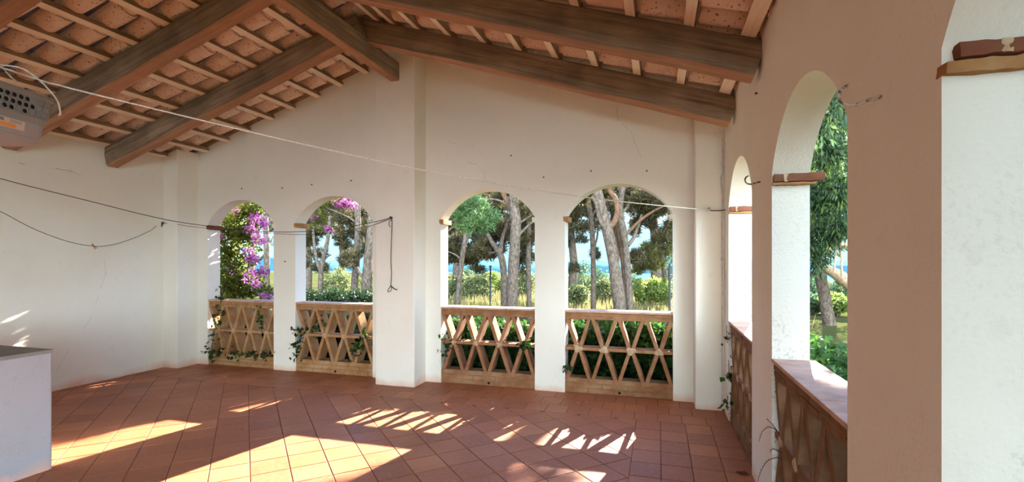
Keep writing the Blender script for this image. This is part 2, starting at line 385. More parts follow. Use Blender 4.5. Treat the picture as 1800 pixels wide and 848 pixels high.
# ------------------------------------------------------------------ walls
def arch_z(t, a, b):     # circular segment between the caps
    hw = (b-a)/2; rr = (hw*hw+RISE*RISE)/(2*RISE); x = t-(a+b)/2
    return SPRING-(rr-RISE)+math.sqrt(max(rr*rr-x*x, 0))
def arch_wall(name, u0, u1, arches, topf, mp, th, material, base=GZ-0.1, extra=()):
    """mp(u, depth, z) -> xyz; depth 0 is the inner face"""
    mb = MB(); us = {u0, u1, *extra}
    for a, b in arches:
        for k in range(49):
            us.add(round((a+b)/2-(b-a)/2*math.cos(PI*k/48), 6))
    us = sorted(us)
    def inside(u):
        for a, b in arches:
            if a-1e-6 < u < b+1e-6: return (a, b)
    for p, q in zip(us, us[1:]):
        ar = inside((p+q)/2); zp = arch_z(p, *ar) if ar else base; zq = arch_z(q, *ar) if ar else base
        for dep, flip in ((0, False), (th, True)):
            quad = [mp(p, dep, zp), mp(q, dep, zq), mp(q, dep, topf(q)), mp(p, dep, topf(p))]
            mb.add(quad, [(3, 2, 1, 0) if flip else (0, 1, 2, 3)])
        if ar: mb.add([mp(p, 0, zp), mp(p, th, zp), mp(q, th, zq), mp(q, 0, zq)], [(0, 1, 2, 3)])
        mb.add([mp(p, 0, topf(p)), mp(q, 0, topf(q)), mp(q, th, topf(q)), mp(p, th, topf(p))], [(0, 1, 2, 3)])
    for a, b in arches:
        for u in (a, b):
            mb.add([mp(u, 0, base), mp(u, th, base), mp(u, th, SPRING), mp(u, 0, SPRING)], [(0, 1, 2, 3)])
    for u in (u0, u1):
        mb.add([mp(u, 0, base), mp(u, th, base), mp(u, th, topf(u)), mp(u, 0, topf(u))], [(0, 1, 2, 3)])
    # weld
    o = mb.build(name, material, smooth=None)
    import bmesh
    bm = bmesh.new(); bm.from_mesh(o.data); bmesh.ops.remove_doubles(bm, verts=bm.verts, dist=1e-4)
    bmesh.ops.recalc_face_normals(bm, faces=bm.faces); bm.to_mesh(o.data); bm.free()
    return struct(o)
wall_back = arch_wall('wall_back', L-0.25, R+TR, ARCH_B, lambda x: zb(x)+0.075, lambda u, d, z: (u, D+d, z), TB, M['plaster'], extra=(RX,))
eave = zb(R)+0.05
wall_right = arch_wall('wall_right', -0.25, D+0.001, ARCH_R, lambda y: eave, lambda u, d, z: (R+d, u, z), TR, M['plaster_rough'])
mb = MB(); mb.box(L-0.25, L, REAR, D, GZ-0.1, zb(L)+0.045); wall_left = struct(mb.build('wall_left', M['plaster']))
mb = MB(); mb.box(L-0.25, -1.9, REAR-0.25, REAR, GZ-0.1, zb(L)+0.045); mb.box(-1.9, R+TR, REAR-0.25, REAR, 2.85, zb(L)+0.045)
mb.add([(x, y, z) for y in (REAR, REAR-0.25) for x, z in ((L-0.25, zb(L)), (R+TR, zb(R)), (RX, RZ+0.1))], [(0, 1, 2), (5, 4, 3), (0, 2, 5, 3), (2, 1, 4, 5)])
struct(mb.build('wall_rear', M['plaster_plain']))
mb = MB(); mb.box(R, R+TR, REAR, -0.25, eave-0.2, eave); struct(mb.build('trim_4', M['plaster_plain']))
def pilaster(n, x0, x1, y0, topf):
    mb = MB(); ys = (y0, D+0.02); xs = (x0, x1)
    if x0 < RX < x1: xs = (x0, RX, x1)
    nx = len(xs)
    vs = [(x, y, GZ) for y in ys for x in xs]+[(x, y, topf(x)) for y in ys for x in xs]
    fs = []
    for i in range(nx-1):
        fs += [(i, i+1, 2*nx+i+1, 2*nx+i), (nx+i+1, nx+i, 3*nx+i, 3*nx+i+1), (2*nx+i, 2*nx+i+1, 3*nx+i+1, 3*nx+i), (i, nx+i, nx+i+1, i+1)]
    fs += [(0, 2*nx, 3*nx, nx), (nx-1, 2*nx-1, 4*nx-1, 3*nx-1)]
    mb.add(vs, fs)
    return struct(mb.build('trim_%d' % n, M['plaster'], bevel=0.012))
pilaster(1, L-0.02, -6.545, 5.335, lambda x: zb(x)+0.05)
pilaster(2, -3.36, -2.822, 5.355, lambda x: zb(x)+0.05)
pilaster(3, 0.371, R+0.02, 5.42, lambda x: zb(x)+0.05)

# impost bricks at the springing of every arch
for i, (a, b) in enumerate(ARCH_B):
    for side, u in ((1, a), (-1, b)):
        mb = MB(); x0, x1 = (u-0.02, u+0.042) if side > 0 else (u-0.035, u+0.02)
        mb.rough(x0, x1, D-0.012, D+TB+0.03, 1.990, SPRING-0.002)
        mb.build('impost_brick', M['brick_red'] if i < 1 and side > 0 else (M['brick'] if side > 0 else M['plaster_plain']), wall_back, smooth=50)
for i, (a, b) in enumerate(ARCH_R):
    mb = MB()
    if i == 2:      # the nearest one has lost its inner corner
        mb.rough(R+0.022, R+TR+0.075, b-0.030, b+0.02, 2.018, SPRING+0.003); mb.rough(R-0.004, R+TR+0.06, b-0.024, b+0.02, 1.984, 2.018, 1)
        mb.rough(R+0.098, R+0.125, b-0.0315, b+0.02, 2.019, SPRING+0.004, 2)
        mb.build('impost_brick', [M['brick_red'], M['brick'], M['mortar']], wall_right, smooth=50)
    else:
        mb.rough(R+0.004, R+TR+0.07, b-0.034, b+0.02, 2.005, SPRING); mb.rough(R+0.0, R+TR+0.03, b-0.028, b+0.02, 1.985, 2.006, 1)
        mb.rough(R+0.055, R+0.08, b-0.0355, b+0.02, 2.004, SPRING+0.002, 2)
        mb.build('impost_brick', [M['brick_red'], M['brick'], M['mortar']], wall_right, smooth=50)

# hairline cracks in the plaster
def crack(parent, pts, w, m='cracks'):
    mb = MB(); fine = []
    for p, q in zip(pts, pts[1:]):
        for k in range(5):
            c = Vector(p).lerp(Vector(q), k/5); fine.append(c+Vector([random.uniform(-1, 1)*0.004 for _ in range(3)])*(0 if k == 0 else 1))
    fine.append(Vector(pts[-1]))
    rad = [w*random.uniform(0.35, 1) for _ in fine]; rad[0] = rad[-1] = w*0.15
    mb.tube(fine, rad, 4); mb.build('crack', M[m], parent)
def cb(pts, w=0.0022): crack(wall_back, [on_y(u, v, D-0.0005) for u, v in pts], w)
cb([(780, 245), (800, 253), (806, 262)]); cb([(818, 283), (838, 290), (852, 306), (853, 318)]); cb([(1083, 186), (1087, 212), (1110, 232), (1116, 252), (1128, 278)], 0.002)
def cl(pts, w=0.003): crack(wall_left, [on_x(u, v, L+0.0005) for u, v in pts], w)
cl([(96, 296), (118, 300), (144, 308)], 0.0045); cl([(32, 286), (46, 290)], 0.004); cl([(183, 452), (186, 480), (160, 560), (118, 620), (98, 655)], 0.002)

# ------------------------------------------------------------------ brick lattice parapets
def parapet(label, W, loc, rotz, depth, group=None, joints=0.35, over=0.03, seed=0, bm='brick'):
    rd = random.Random(seed); t = thing('lattice_parapet', label, 'parapet', loc, rotz, group)
    zt, zm, zbs = 0.852, 0.512, 0.172; nodes = [W*(k+0.5)/4 for k in range(4)]; tops = [W*k/4 for k in range(5)]
    y1 = depth
    if seed in (1, 2, 3, 11):
        mb = MB(); mb.tube([(W*0.52, -0.006, 0.035), (W*0.52, 0.05, 0.035)], 0.016, 10); mb.build('drain_hole', M['black'], t)
    mb = MB()                                        # base of three thin brick courses
    for r in range(3):
        z0 = r*zbs/3; x = -0.02-(0.13 if r % 2 else 0)
        while x < W+0.02:
            x2 = min(x+0.285, W+0.02); xa = max(x, -0.02)
            if x2-xa > 0.02: mb.box(xa, x2-0.0015, rd.uniform(-0.004, 0.006), y1, z0+0.003+rd.uniform(0, 0.003), z0+zbs/3-0.003-rd.uniform(0, 0.004))
            x += 0.29
    mb.box(-0.02, W+0.02, 0.007, y1-0.006, 0, zbs, 1)
    mb.build('base_course', [M[bm], M['joint']], t, bevel=0.004)
    mb = MB()
    for r in range(2):
        z0 = zt+r*0.041; x = -0.02-(0.14 if r % 2 else 0)
        while x < W+0.02:
            x2 = min(x+0.285, W+0.02); xa = max(x, -0.02)
            if x2-xa > 0.02: mb.box(xa, x2-0.0015, rd.uniform(-0.004, 0.006), y1, z0+0.002+rd.uniform(0, 0.002), z0+0.039-rd.uniform(0, 0.002))
            x += 0.29
    mb.box(-0.02, W+0.02, 0.006, y1-0.006, zt, 0.936, 1)
    mb.build('top_course', [M[bm], M['joint']], t, bevel=0.004)
    mb = MB(); x = -0.012                            # coping tiles on top
    while x < W+0.01:
        x2 = min(x+0.30, W+0.012); mb.box(x, x2-0.003, -0.012, y1+over, 0.936, RAIL+rd.uniform(-0.001, 0.001)); x += 0.30
    mb.build('coping', M['coping'], t, bevel=0.003)
    def bar(xa, za, xb, zb_, th=0.043):
        dx, dz = xb-xa, zb_-za; l = math.hypot(dx, dz); nx, nz = -dz/l*th/2, dx/l*th/2
        lo = 0.012; xa -= dx/l*lo; za -= dz/l*lo; xb += dx/l*lo; zb_ += dz/l*lo; f = rd.uniform(0.0, 0.008)
        mb = MB(); mb.hexa([(xa-nx, f, za-nz), (xa+nx, f, za+nz), (xa+nx, y1-0.004, za+nz), (xa-nx, y1-0.004, za-nz),
                            (xb-nx, f, zb_-nz), (xb+nx, f, zb_+nz), (xb+nx, y1-0.004, zb_+nz), (xb-nx, y1-0.004, zb_-nz)])
        mb.build('lattice_brick', M[bm], t, bevel=0.004)
    for k in range(4):
        j = rd.uniform(-0.006, 0.006); n = nodes[k]+j
        for tx in (tops[k], tops[k+1]):
            s = -1 if tx < n else 1
            bar(n+s*0.020, zm+0.024, tx-s*0.024, zt, 0.041+rd.uniform(-0.003, 0.003)); bar(n+s*0.020, zm-0.024, tx-s*0.024, zbs, 0.041+rd.uniform(-0.003, 0.003))
    xs = [-0.01]+nodes+[W+0.01]
    for a, b in zip(xs, xs[1:]):
        mb = MB(); mb.box(a, b, 0.004, y1-0.004, zm-0.018, zm+0.018); mb.build('lattice_brick', M[bm], t, bevel=0.004)
    for n in nodes:                                  # mortar knots at the crossings
        mb = MB(); rr = 0.036*(0.75+joints*0.6); vs = []; m_ = 12
        for y, sc in ((-0.007, 0.62), (-0.003, 1.0), (0.02, 1.05)):
            for k in range(m_):
                a = 2*PI*k/m_; q = rr*sc*(1+0.22*math.sin(3*a+n*9)+0.12*rd.uniform(-1, 1)); vs.append((n+q*math.cos(a), y, zm+q*0.85*math.sin(a)))
        fs = [tuple(range(m_-1, -1, -1))]+[(r*m_+k, r*m_+(k+1) % m_, (r+1)*m_+(k+1) % m_, (r+1)*m_+k) for r in (0, 1) for k in range(m_)]
        mb.add(vs, fs); mb.build('mortar_joint', M['mortar'], t, smooth=60)
    return t
PL = ['brick lattice parapet in the arch beside the left wall, with magenta flowers above it', 'brick lattice parapet in the arch left of the middle pilaster',
      'brick lattice parapet just right of the middle pilaster, sunlit green leaves behind', 'brick lattice parapet in the gable arch next to the right corner, pale mortar joints']
PAR = []
for i, (a, b) in enumerate(ARCH_B):
    PAR.append(parapet(PL[i], b-a, (a, D+0.018, 0), 0, TB-0.04, None, (0.2, 0.3, 0.4, 1.0)[i], 0.035, i, 'brick' if i < 2 else 'brick_brown'))
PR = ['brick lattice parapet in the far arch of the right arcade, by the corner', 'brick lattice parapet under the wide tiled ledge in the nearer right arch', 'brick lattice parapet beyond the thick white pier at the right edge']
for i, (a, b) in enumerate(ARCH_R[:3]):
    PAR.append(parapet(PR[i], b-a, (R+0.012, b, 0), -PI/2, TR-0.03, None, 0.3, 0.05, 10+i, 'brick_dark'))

# ------------------------------------------------------------------ roof: ridge beam, rafters, battens, tiles
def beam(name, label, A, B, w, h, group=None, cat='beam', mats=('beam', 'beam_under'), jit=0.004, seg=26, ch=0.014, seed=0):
    """A, B: end points of the centre of the TOP face; local X runs along the beam"""
    A, B = Vector(A), Vector(B); d = B-A; Lb = d.length; x = d.normalized()
    up = Vector((0, 0, 1)); y = up.cross(x).normalized(); z = x.cross(y)
    prof = [(-w/2, -ch), (-w/2, -h+ch), (-w/2+ch, -h), (w/2-ch, -h), (w/2, -h+ch), (w/2, -ch), (w/2-ch, 0), (-w/2+ch, 0)]
    n = len(prof); mb = MB(); vs = []
    for i in range(seg+1):
        s = Lb*i/seg
        for k, (py, pz) in enumerate(prof):
            nv = mnoise.noise_vector(Vector((s*2.2+seed*7.1, k*1.7, seed*3.3)))
            vs.append((s, py+nv.x*jit*(1 if 0 < i < seg else 1.2), pz+nv.y*jit))
    fs, mi = [], []
    for i in range(seg):
        for k in range(n):
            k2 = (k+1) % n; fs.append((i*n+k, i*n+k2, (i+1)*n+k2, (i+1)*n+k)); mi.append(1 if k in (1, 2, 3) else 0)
    fs.append(tuple(range(n))[::-1]); mi.append(0); fs.append(tuple(seg*n+k for k in range(n))); mi.append(0)
    mb.v = vs; mb.f = fs; mb.mi = mi
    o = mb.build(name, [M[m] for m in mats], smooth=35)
    o.matrix_world = Matrix(((x.x, y.x, z.x, A.x), (x.y, y.y, z.y, A.y), (x.z, y.z, z.z, A.z), (0, 0, 0, 1)))
    return tag(o, label, cat, group)
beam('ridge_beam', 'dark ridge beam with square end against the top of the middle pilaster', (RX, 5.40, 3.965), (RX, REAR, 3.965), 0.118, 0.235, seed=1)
RAFL = [(4.62, 'dark rafter nearest the arched wall on the left roof slope'), (3.57, 'dark rafter crossing the middle of the left roof slope behind the rope'),
        (2.47, 'dark rafter in the top left corner of the roof'), (1.37, 'dark rafter over the viewer on the left roof slope')]
for i, (y, lb) in enumerate(RAFL):
    x0, x1 = L-0.03, RX-0.02
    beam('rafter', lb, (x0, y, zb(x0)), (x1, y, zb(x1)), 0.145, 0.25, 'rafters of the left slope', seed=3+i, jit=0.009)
RAFR = [(4.745, 'weathered split rafter close to the gable wall on the right slope'), (3.60, 'thick dark rafter in front, on the right roof slope'), (2.47, 'dark rafter over the near right arch at the top edge')]
for i, (y, lb) in enumerate(RAFR):
    x0, x1 = (-3.15 if i == 0 else -3.1), R+0.03
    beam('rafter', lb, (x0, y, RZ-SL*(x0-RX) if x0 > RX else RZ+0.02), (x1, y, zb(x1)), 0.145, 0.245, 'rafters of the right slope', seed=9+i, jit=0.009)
ORD = ['first', 'second', 'third', 'fourth', 'fifth', 'sixth', 'seventh', 'eighth', 'ninth', 'tenth', 'eleventh', 'twelfth']
LBX = [-3.30, -3.676, -4.069, -4.429, -4.829, -5.185, -5.601, -5.97, -6.36, -6.74]
RBX = [-2.92, -2.73, -2.44, -2.082, -1.698, -1.324, -0.959, -0.577, -0.188, 0.197, 0.565]
for side, xs in (('left', LBX), ('right', RBX)):
    for i, x in enumerate(xs):
        sg = 1 if x > RX else -1; w = 0.070 if x < 0.5 else 0.095
        mb = MB(); nx, nz = sg*math.sin(math.atan(SL)), math.cos(math.atan(SL)); tx, tz = math.cos(math.atan(SL)), -sg*math.sin(math.atan(SL))
        hgt = 0.052; x0b, z0b = 0, 0; seg = 10; jr = random.Random(i*5+(1 if sg > 0 else 0))
        off = [(jr.uniform(-0.004, 0.004), jr.uniform(-0.002, 0.002)) for _ in range(seg+1)]
        vs = []
        for k in range(seg+1):
            yy = (D+0.06-REAR)*k/seg
            for a, hh in ((-w/2, 0), (w/2, 0), (w/2, hgt), (-w/2, hgt)):
                vs.append((yy, -(tx*a+nx*hh+off[k][0]), tz*a+nz*hh+off[k][1]))
        fs = [(k*4+j, k*4+(j+1) % 4, (k+1)*4+(j+1) % 4, (k+1)*4+j) for k in range(seg) for j in range(4)]+[(3, 2, 1, 0), (seg*4, seg*4+1, seg*4+2, seg*4+3)]
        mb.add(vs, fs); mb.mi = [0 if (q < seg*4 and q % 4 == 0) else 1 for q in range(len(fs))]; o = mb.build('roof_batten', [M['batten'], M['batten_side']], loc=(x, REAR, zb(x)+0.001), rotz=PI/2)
        tag(o, 'pale sawn batten under the %s slope tiles, %s down from the ridge' % (side, ORD[i]), 'batten', 'battens of the %s slope' % side)

def roof_slope(name, sg):
    mb = MB(); pitch = 0.275; ang = math.atan(SL); n = 9
    run = 0.375; rows = 11
    def P(s, y, h):                      # s down the slope (horizontal), h out of the slope
        x = RX+sg*s; return (x+sg*math.sin(ang)*h, y, RZ-SL*s+math.cos(ang)*h)
    jr = random.Random(5 if sg > 0 else 6)
    ncol = int((D+0.5-REAR)/pitch)
    for c in range(ncol):
        yc = 5.47-c*pitch
        for kind in (0, 1):
            y0 = yc+(pitch/2 if kind else 0)
            for r in range(rows):
                s0 = r*run-0.04; s1 = s0+run+0.075
                jy = jr.uniform(-0.010, 0.010); ro = jr.uniform(-0.006, 0.006); jh = jr.uniform(-0.004, 0.004)
                ring = []
                for s, rad, lift in ((s0, 0.112 if kind == 0 else 0.088, 0.0), (s1, 0.094 if kind == 0 else 0.112, 0.020 if kind == 0 else 0.014)):
                    row_ = []
                    for k in range(n):
                        a = PI*(0.06+0.88*k/(n-1))
                        if kind == 0: yy = y0+jy+rad*math.cos(a); hh = 0.030+lift+jh+rad*(1-math.sin(a))*1.12+ro*math.cos(a)
                        else: yy = y0+jy+rad*math.cos(a); hh = 0.112+lift+jh+rad*math.sin(a)*0.85
                        row_.append((s, yy, hh))
                    ring.append(row_)
                vs = [P(*q) for q in ring[0]]+[P(*q) for q in ring[1]]
                th = 0.013*(1)
                vs += [P(q[0], q[1], q[2]+th) for q in ring[0]]+[P(q[0], q[1], q[2]+th) for q in ring[1]]
                fs = []
                for k in range(n-1):
                    fs += [(k, k+1, n+k+1, n+k), (2*n+k, 3*n+k, 3*n+k+1, 2*n+k+1), (k, 2*n+k, 2*n+k+1, k+1), (n+k, n+k+1, 3*n+k+1, 3*n+k)]
                fs += [(0, n, 3*n, 2*n), (n-1, 3*n-1, 4*n-1, 2*n-1)]
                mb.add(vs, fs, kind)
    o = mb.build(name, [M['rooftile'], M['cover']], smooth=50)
    return struct(o)
ceil_l = roof_slope('ceiling', -1); ceil_r = roof_slope('ceiling_right', 1)
mb = MB()                                    # ridge capping
for k in range(int((D+0.4-REAR)/0.36)+1):
    y = D+0.2-k*0.36; pts = []
    vs = []
    for yy, rr in ((y, 0.14), (y-0.40, 0.155)):
        for j in range(11): a = PI*j/10; vs.append((RX+rr*math.cos(a), yy, RZ+0.10+rr*0.8*math.sin(a)))
    mb.add(vs, [(j, j+1, 12+j, 11+j) for j in range(10)])
mb.build('ridge_tiles', M['rooftile'], ceil_l, smooth=60)
# mortar bedding packed between the gable top and the tiles
mb = MB()
for x0, x1 in ((L-0.2, RX), (RX, R+0.15)):
    mb.hexa([(x0, D+0.015, zb(x0)+0.05), (x1, D+0.015, zb(x1)+0.05), (x1, D+TB-0.01, zb(x1)+0.05), (x0, D+TB-0.01, zb(x0)+0.05),
             (x0, D+0.015, zb(x0)+0.18), (x1, D+0.015, zb(x1)+0.18), (x1, D+TB-0.01, zb(x1)+0.18), (x0, D+TB-0.01, zb(x0)+0.18)])
mb.build('mortar_bedding', M['mortar'], wall_back)

# ------------------------------------------------------------------ masonry counter
t = thing('masonry_counter', 'white plastered masonry counter with grey stone top at the left edge', 'counter', (-5.4, 2.1, 0))
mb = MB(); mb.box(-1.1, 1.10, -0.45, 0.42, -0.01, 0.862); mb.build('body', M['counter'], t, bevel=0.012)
mb = MB(); mb.box(-1.1, 1.105, -0.452, 0.425, 0.858, 0.885); mb.build('stone_top', M['slab'], t, bevel=0.006)

# ------------------------------------------------------------------ clotheslines, hooks, nails
def arc3(P, n=8):                                   # smooth curve through points (Catmull-Rom)
    P = [Vector(p) for p in P]; Q = [P[0]*2-P[1]]+P+[P[-1]*2-P[-2]]; out = []
    for i in range(1, len(Q)-2):
        for k in range(n):
            s = k/n; a, b, c, d = Q[i-1], Q[i], Q[i+1], Q[i+2]
            out.append(0.5*((2*b)+(c-a)*s+(2*a-5*b+4*c-d)*s*s+(3*b-a-3*c+d)*s**3))
    out.append(P[-1]); return out
def line_obj(name, label, pts, r, m, n=8, cat='rope'):
    mb = MB(); mb.tube(arc3(pts), r, n); o = mb.build(name, M[m], smooth=60); return tag(o, label, cat)
def on_ab(u, v, A, B):                              # pixel ray against the vertical plane through A and B
    d = ray(u, v); e = Vector(B)-Vector(A); nrm = Vector((e.y, -e.x, 0)); tt = nrm.dot(Vector(A))/nrm.dot(Vector((d.x, d.y, 0)))
    return d*tt+Vector((0, 0, H))
RA = Vector((0.50, 5.405, 2.055)); RB = at_depth(0, 118, 3.0)
rp = [RA]+[on_ab(u, v, RA, RB) for u, v in ((1100, 355.5), (1000, 343), (900, 327), (740, 298.5), (600, 268.5), (440, 232), (240, 184), (100, 149))]+[RB]
rp.append(RB+(RB-rp[-2]).normalized()*2.4+Vector((0, 0, 0.05)))
line_obj('clothes_rope', 'long white rope strung from the right corner up to the left roof', rp, 0.0052, 'rope_white', 8)
mb = MB(); mb.tube(arc3([(0.50, 5.405, 2.055), (0.42, 5.405, 2.068), (0.355, 5.40, 2.075)]), 0.005, 8)
for k in range(5): mb.tube(arc3([(0.495+0.009*k-0.02, 5.400+0.010*math.cos(a), 2.055+0.012*math.sin(a)) for a in (0, 1.57, 3.14, 4.71, 6.28)], 4), 0.004, 6)
mb.build('rope_knot', M['rope_white'], SC.objects['clothes_rope'])
NAIL = Vector((-3.118, 5.335, 2.061)); WL1 = Vector((L+0.03, 3.05, 2.56)); WL0 = on_x(0, 314, L+0.055)
bl = [NAIL]+[on_ab(u, v, NAIL, WL0) for u, v in ((655, 391), (600, 401), (541, 407), (480, 408), (430, 405), (376, 399), (287, 385.5), (150, 352))]+[WL0, WL0+Vector((-0.02, -0.25, 0.09)), WL0+Vector((-0.035, -0.45, 0.17))]
line_obj('clothesline', 'taut black line from the middle pilaster up across the left wall', bl, 0.0042, 'line_black', 6)
PILN = on_y(288, 393, 5.325)
b2 = [NAIL+Vector((0, 0, -0.012))]+[on_ab(u, v, NAIL, PILN) for u, v in ((640, 400), (560, 412), (480, 411), (400, 405), (340, 399))]+[PILN]
sl = [on_x(u, v, L+0.06) for u, v in ((262, 407), (230, 421), (195, 431), (165, 433), (120, 425), (60, 403), (0, 372))]
b2 += sl+[sl[-1]+Vector((-0.015, -0.2, 0.07)), sl[-1]+Vector((-0.035, -0.4, 0.14))]
line_obj('clothesline', 'slack black line drooping low on the left wall with a peg at its lowest point', b2, 0.0032, 'line_black', 6)
for pt, lb in ((bl[-1], 'dark nail on the left wall at the upper end of the taut black line'), (b2[-1], 'dark nail on the left wall at the rear end of the slack black line')):
    mb = MB(); mb.tube([Vector((L-0.02, pt.y, pt.z)), Vector((L+0.03, pt.y, pt.z))], 0.005, 7); mb.tube([Vector((L+0.026, pt.y, pt.z)), Vector((L+0.032, pt.y, pt.z))], 0.010, 8)
    tag(mb.build('nail', M['metal_dark']), lb, 'nail')
# the loose tail that hangs from the pilaster nail
tail = [NAIL+Vector((0.0, -0.012, 0))]+[on_y(u, v, 5.335) for u, v in ((689, 390), (688, 420), (687, 455), (688, 480), (687, 502))]
mb = MB(); mb.tube(arc3(tail), 0.004, 6)
mb.tube(arc3([on_y(u, v, 5.33) for u, v in ((687, 502), (682, 510), (683, 514), (688, 510), (687, 503))]), 0.0035, 6)
mb.tube(arc3([on_y(u, v, 5.33) for u, v in ((687, 503), (693, 508), (698, 510))]), 0.006, 6)
mb.tube(arc3([on_y(u, v, 5.33) for u, v in ((689, 385), (684, 391), (684, 397), (686, 400))]), 0.0035, 6)
tag(mb.build('cord_tail', M['line_black'], smooth=60), 'loose dark cord hanging straight down from the nail on the middle pilaster', 'cord')
def nail(p, axis, label, r=0.006, big=1.0, group=None, cat='nail'):
    mb = MB(); a = Vector(axis); p = Vector(p); mb.tube([p+a*0.02, p-a*0.012*big], r*0.6, 7); mb.tube([p-a*0.010*big, p-a*0.016*big], r*1.3, 8)
    return tag(mb.build('nail', M['metal_dark']), label, cat, group)
nail(NAIL+Vector((0, 0.015, 0)), (0, 1, 0), 'dark nail holding the black lines on the middle pilaster', 0.010, 3.0)
nail(PILN+Vector((0, 0.01, 0)), (0, 1, 0), 'dark nail on the left corner pilaster that holds the slack line', 0.008, 2.5)
for u, v, lb in ((426, 332, 'small nail above the top of the leftmost arch'), (497, 331, 'small nail above the pier between the two left arches'), (549, 325, 'small nail just left above the second arch from the left'),
                 (618, 318, 'small nail above the right half of the second arch from the left'), (956, 312, 'small nail above the pier between the two right gable arches'), (1039, 301, 'small nail above the left side of the widest gable arch'),
                 (1137, 301, 'small nail above the right side of the widest gable arch'), (899, 274, 'small lone nail high on the gable, above the arch right of the middle pilaster'), (502, 460, 'small nail halfway up the pier between the two left arches')):
    nail(on_y(u, v, D), (0, 1, 0), lb, 0.007)
for u, v, lb in ((1310, 51, 'small nail on the right wall just below the roof edge'), (1332, 164, 'small nail on the right wall left of the tall arch')):
    nail(on_x(u, v, R), (1, 0, 0), lb, 0.007)
def hook(uv, label, s, m='hook'):
    p = on_x(*uv, R); mb = MB()
    # shank leaves the wall, then curls up in a C towards the gable
    sh = [p+Vector((0.015, 0, 0)), p+Vector((-0.03*s, 0.012*s, -0.008*s)), p+Vector((-0.075*s, 0.03*s, -0.018*s)), p+Vector((-0.105*s, 0.042*s, -0.006*s)), p+Vector((-0.118*s, 0.05*s, 0.022*s)), p+Vector((-0.108*s, 0.05*s, 0.050*s)), p+Vector((-0.085*s, 0.045*s, 0.062*s))]
    mb.tube(arc3(sh), 0.0052, 8); return tag(mb.build('wall_hook', M[m], smooth=60), label, 'hook')
hook((1550, 168), 'big rusty painted hook on the thick pier nearest the viewer', 0.85)
hook((1337, 319), 'rusty hook on the narrow pier between the two right arches', 0.75)
p = Vector((R-0.0, 5.36, 2.05)); mb = MB(); mb.tube(arc3([p+Vector((0.02, 0, 0)), p+Vector((-0.06, 0.01, -0.006)), p+Vector((-0.13, 0.03, 0.0)), p+Vector((-0.155, 0.045, 0.012)), p+Vector((-0.14, 0.045, 0.03))]), 0.005, 8)
tag(mb.build('wall_hook', M['metal_dark'], smooth=60), 'hook in the right corner that the white rope is tied to', 'hook')
mb = MB(); x, y = R-0.022, 5.398
cps = [(x, y, z) for z in (0.02, 0.5, 1.0, 1.5, 2.0)]+[(x+0.003, y, 2.2), (x-0.012, y-0.004, 2.36), (x+0.004, y, 2.46), (x, y, 2.78)]
mb.tube(arc3(cps), 0.008, 8); c = mb.build('wall_cable', M['cable'], smooth=60); tag(c, 'thin painted cable running down the right corner', 'cable')
for z in (0.62, 1.55, 2.52):
    mb = MB(); mb.box(x-0.016, x+0.012, y-0.012, y+0.03, z-0.008, z+0.008); mb.build('clip', M['cable'], c, bevel=0.003)
# clothes pegs
def peg(p, axis, roll, label, m='peg'):
    t = thing('clothes_peg', label, 'clothes peg', p); a = Vector(axis).normalized(); b = Vector(roll).normalized(); c = a.cross(b)
    for s in (-1, 1):
        mb = MB(); q = []
        for l, o, w in ((-0.034, 0.004, 0.005), (0.012, 0.005, 0.006), (0.042, 0.014, 0.005)):
            for dx, dy in ((-1, -1), (1, -1), (1, 1), (-1, 1)): q.append(a*l+b*(s*o+dx*0.0035)+c*(dy*w))
        mb.add(q, [(0, 1, 2, 3), (8, 11, 10, 9)]+[(r*4+k, r*4+4+k, r*4+4+(k+1) % 4, r*4+(k+1) % 4) for r in (0, 1) for k in range(4)])
        mb.build('peg_arm', M[m], t)
    mb = MB(); mb.tube([c*-0.007, c*0.007], 0.005, 8); mb.build('spring', M['metal_dark'], t)
peg(sl[3], (0.1, 0.55, -0.8), (0.1, 0.8, 0.55), 'pale wooden clothes peg at the low point of the slack line')
peg(PILN+Vector((-0.01, -0.02, -0.02)), (0.3, 0.05, 0.95), (1, 0, 0), 'dark clothes peg on the slack line at the left corner pilaster', 'twig')

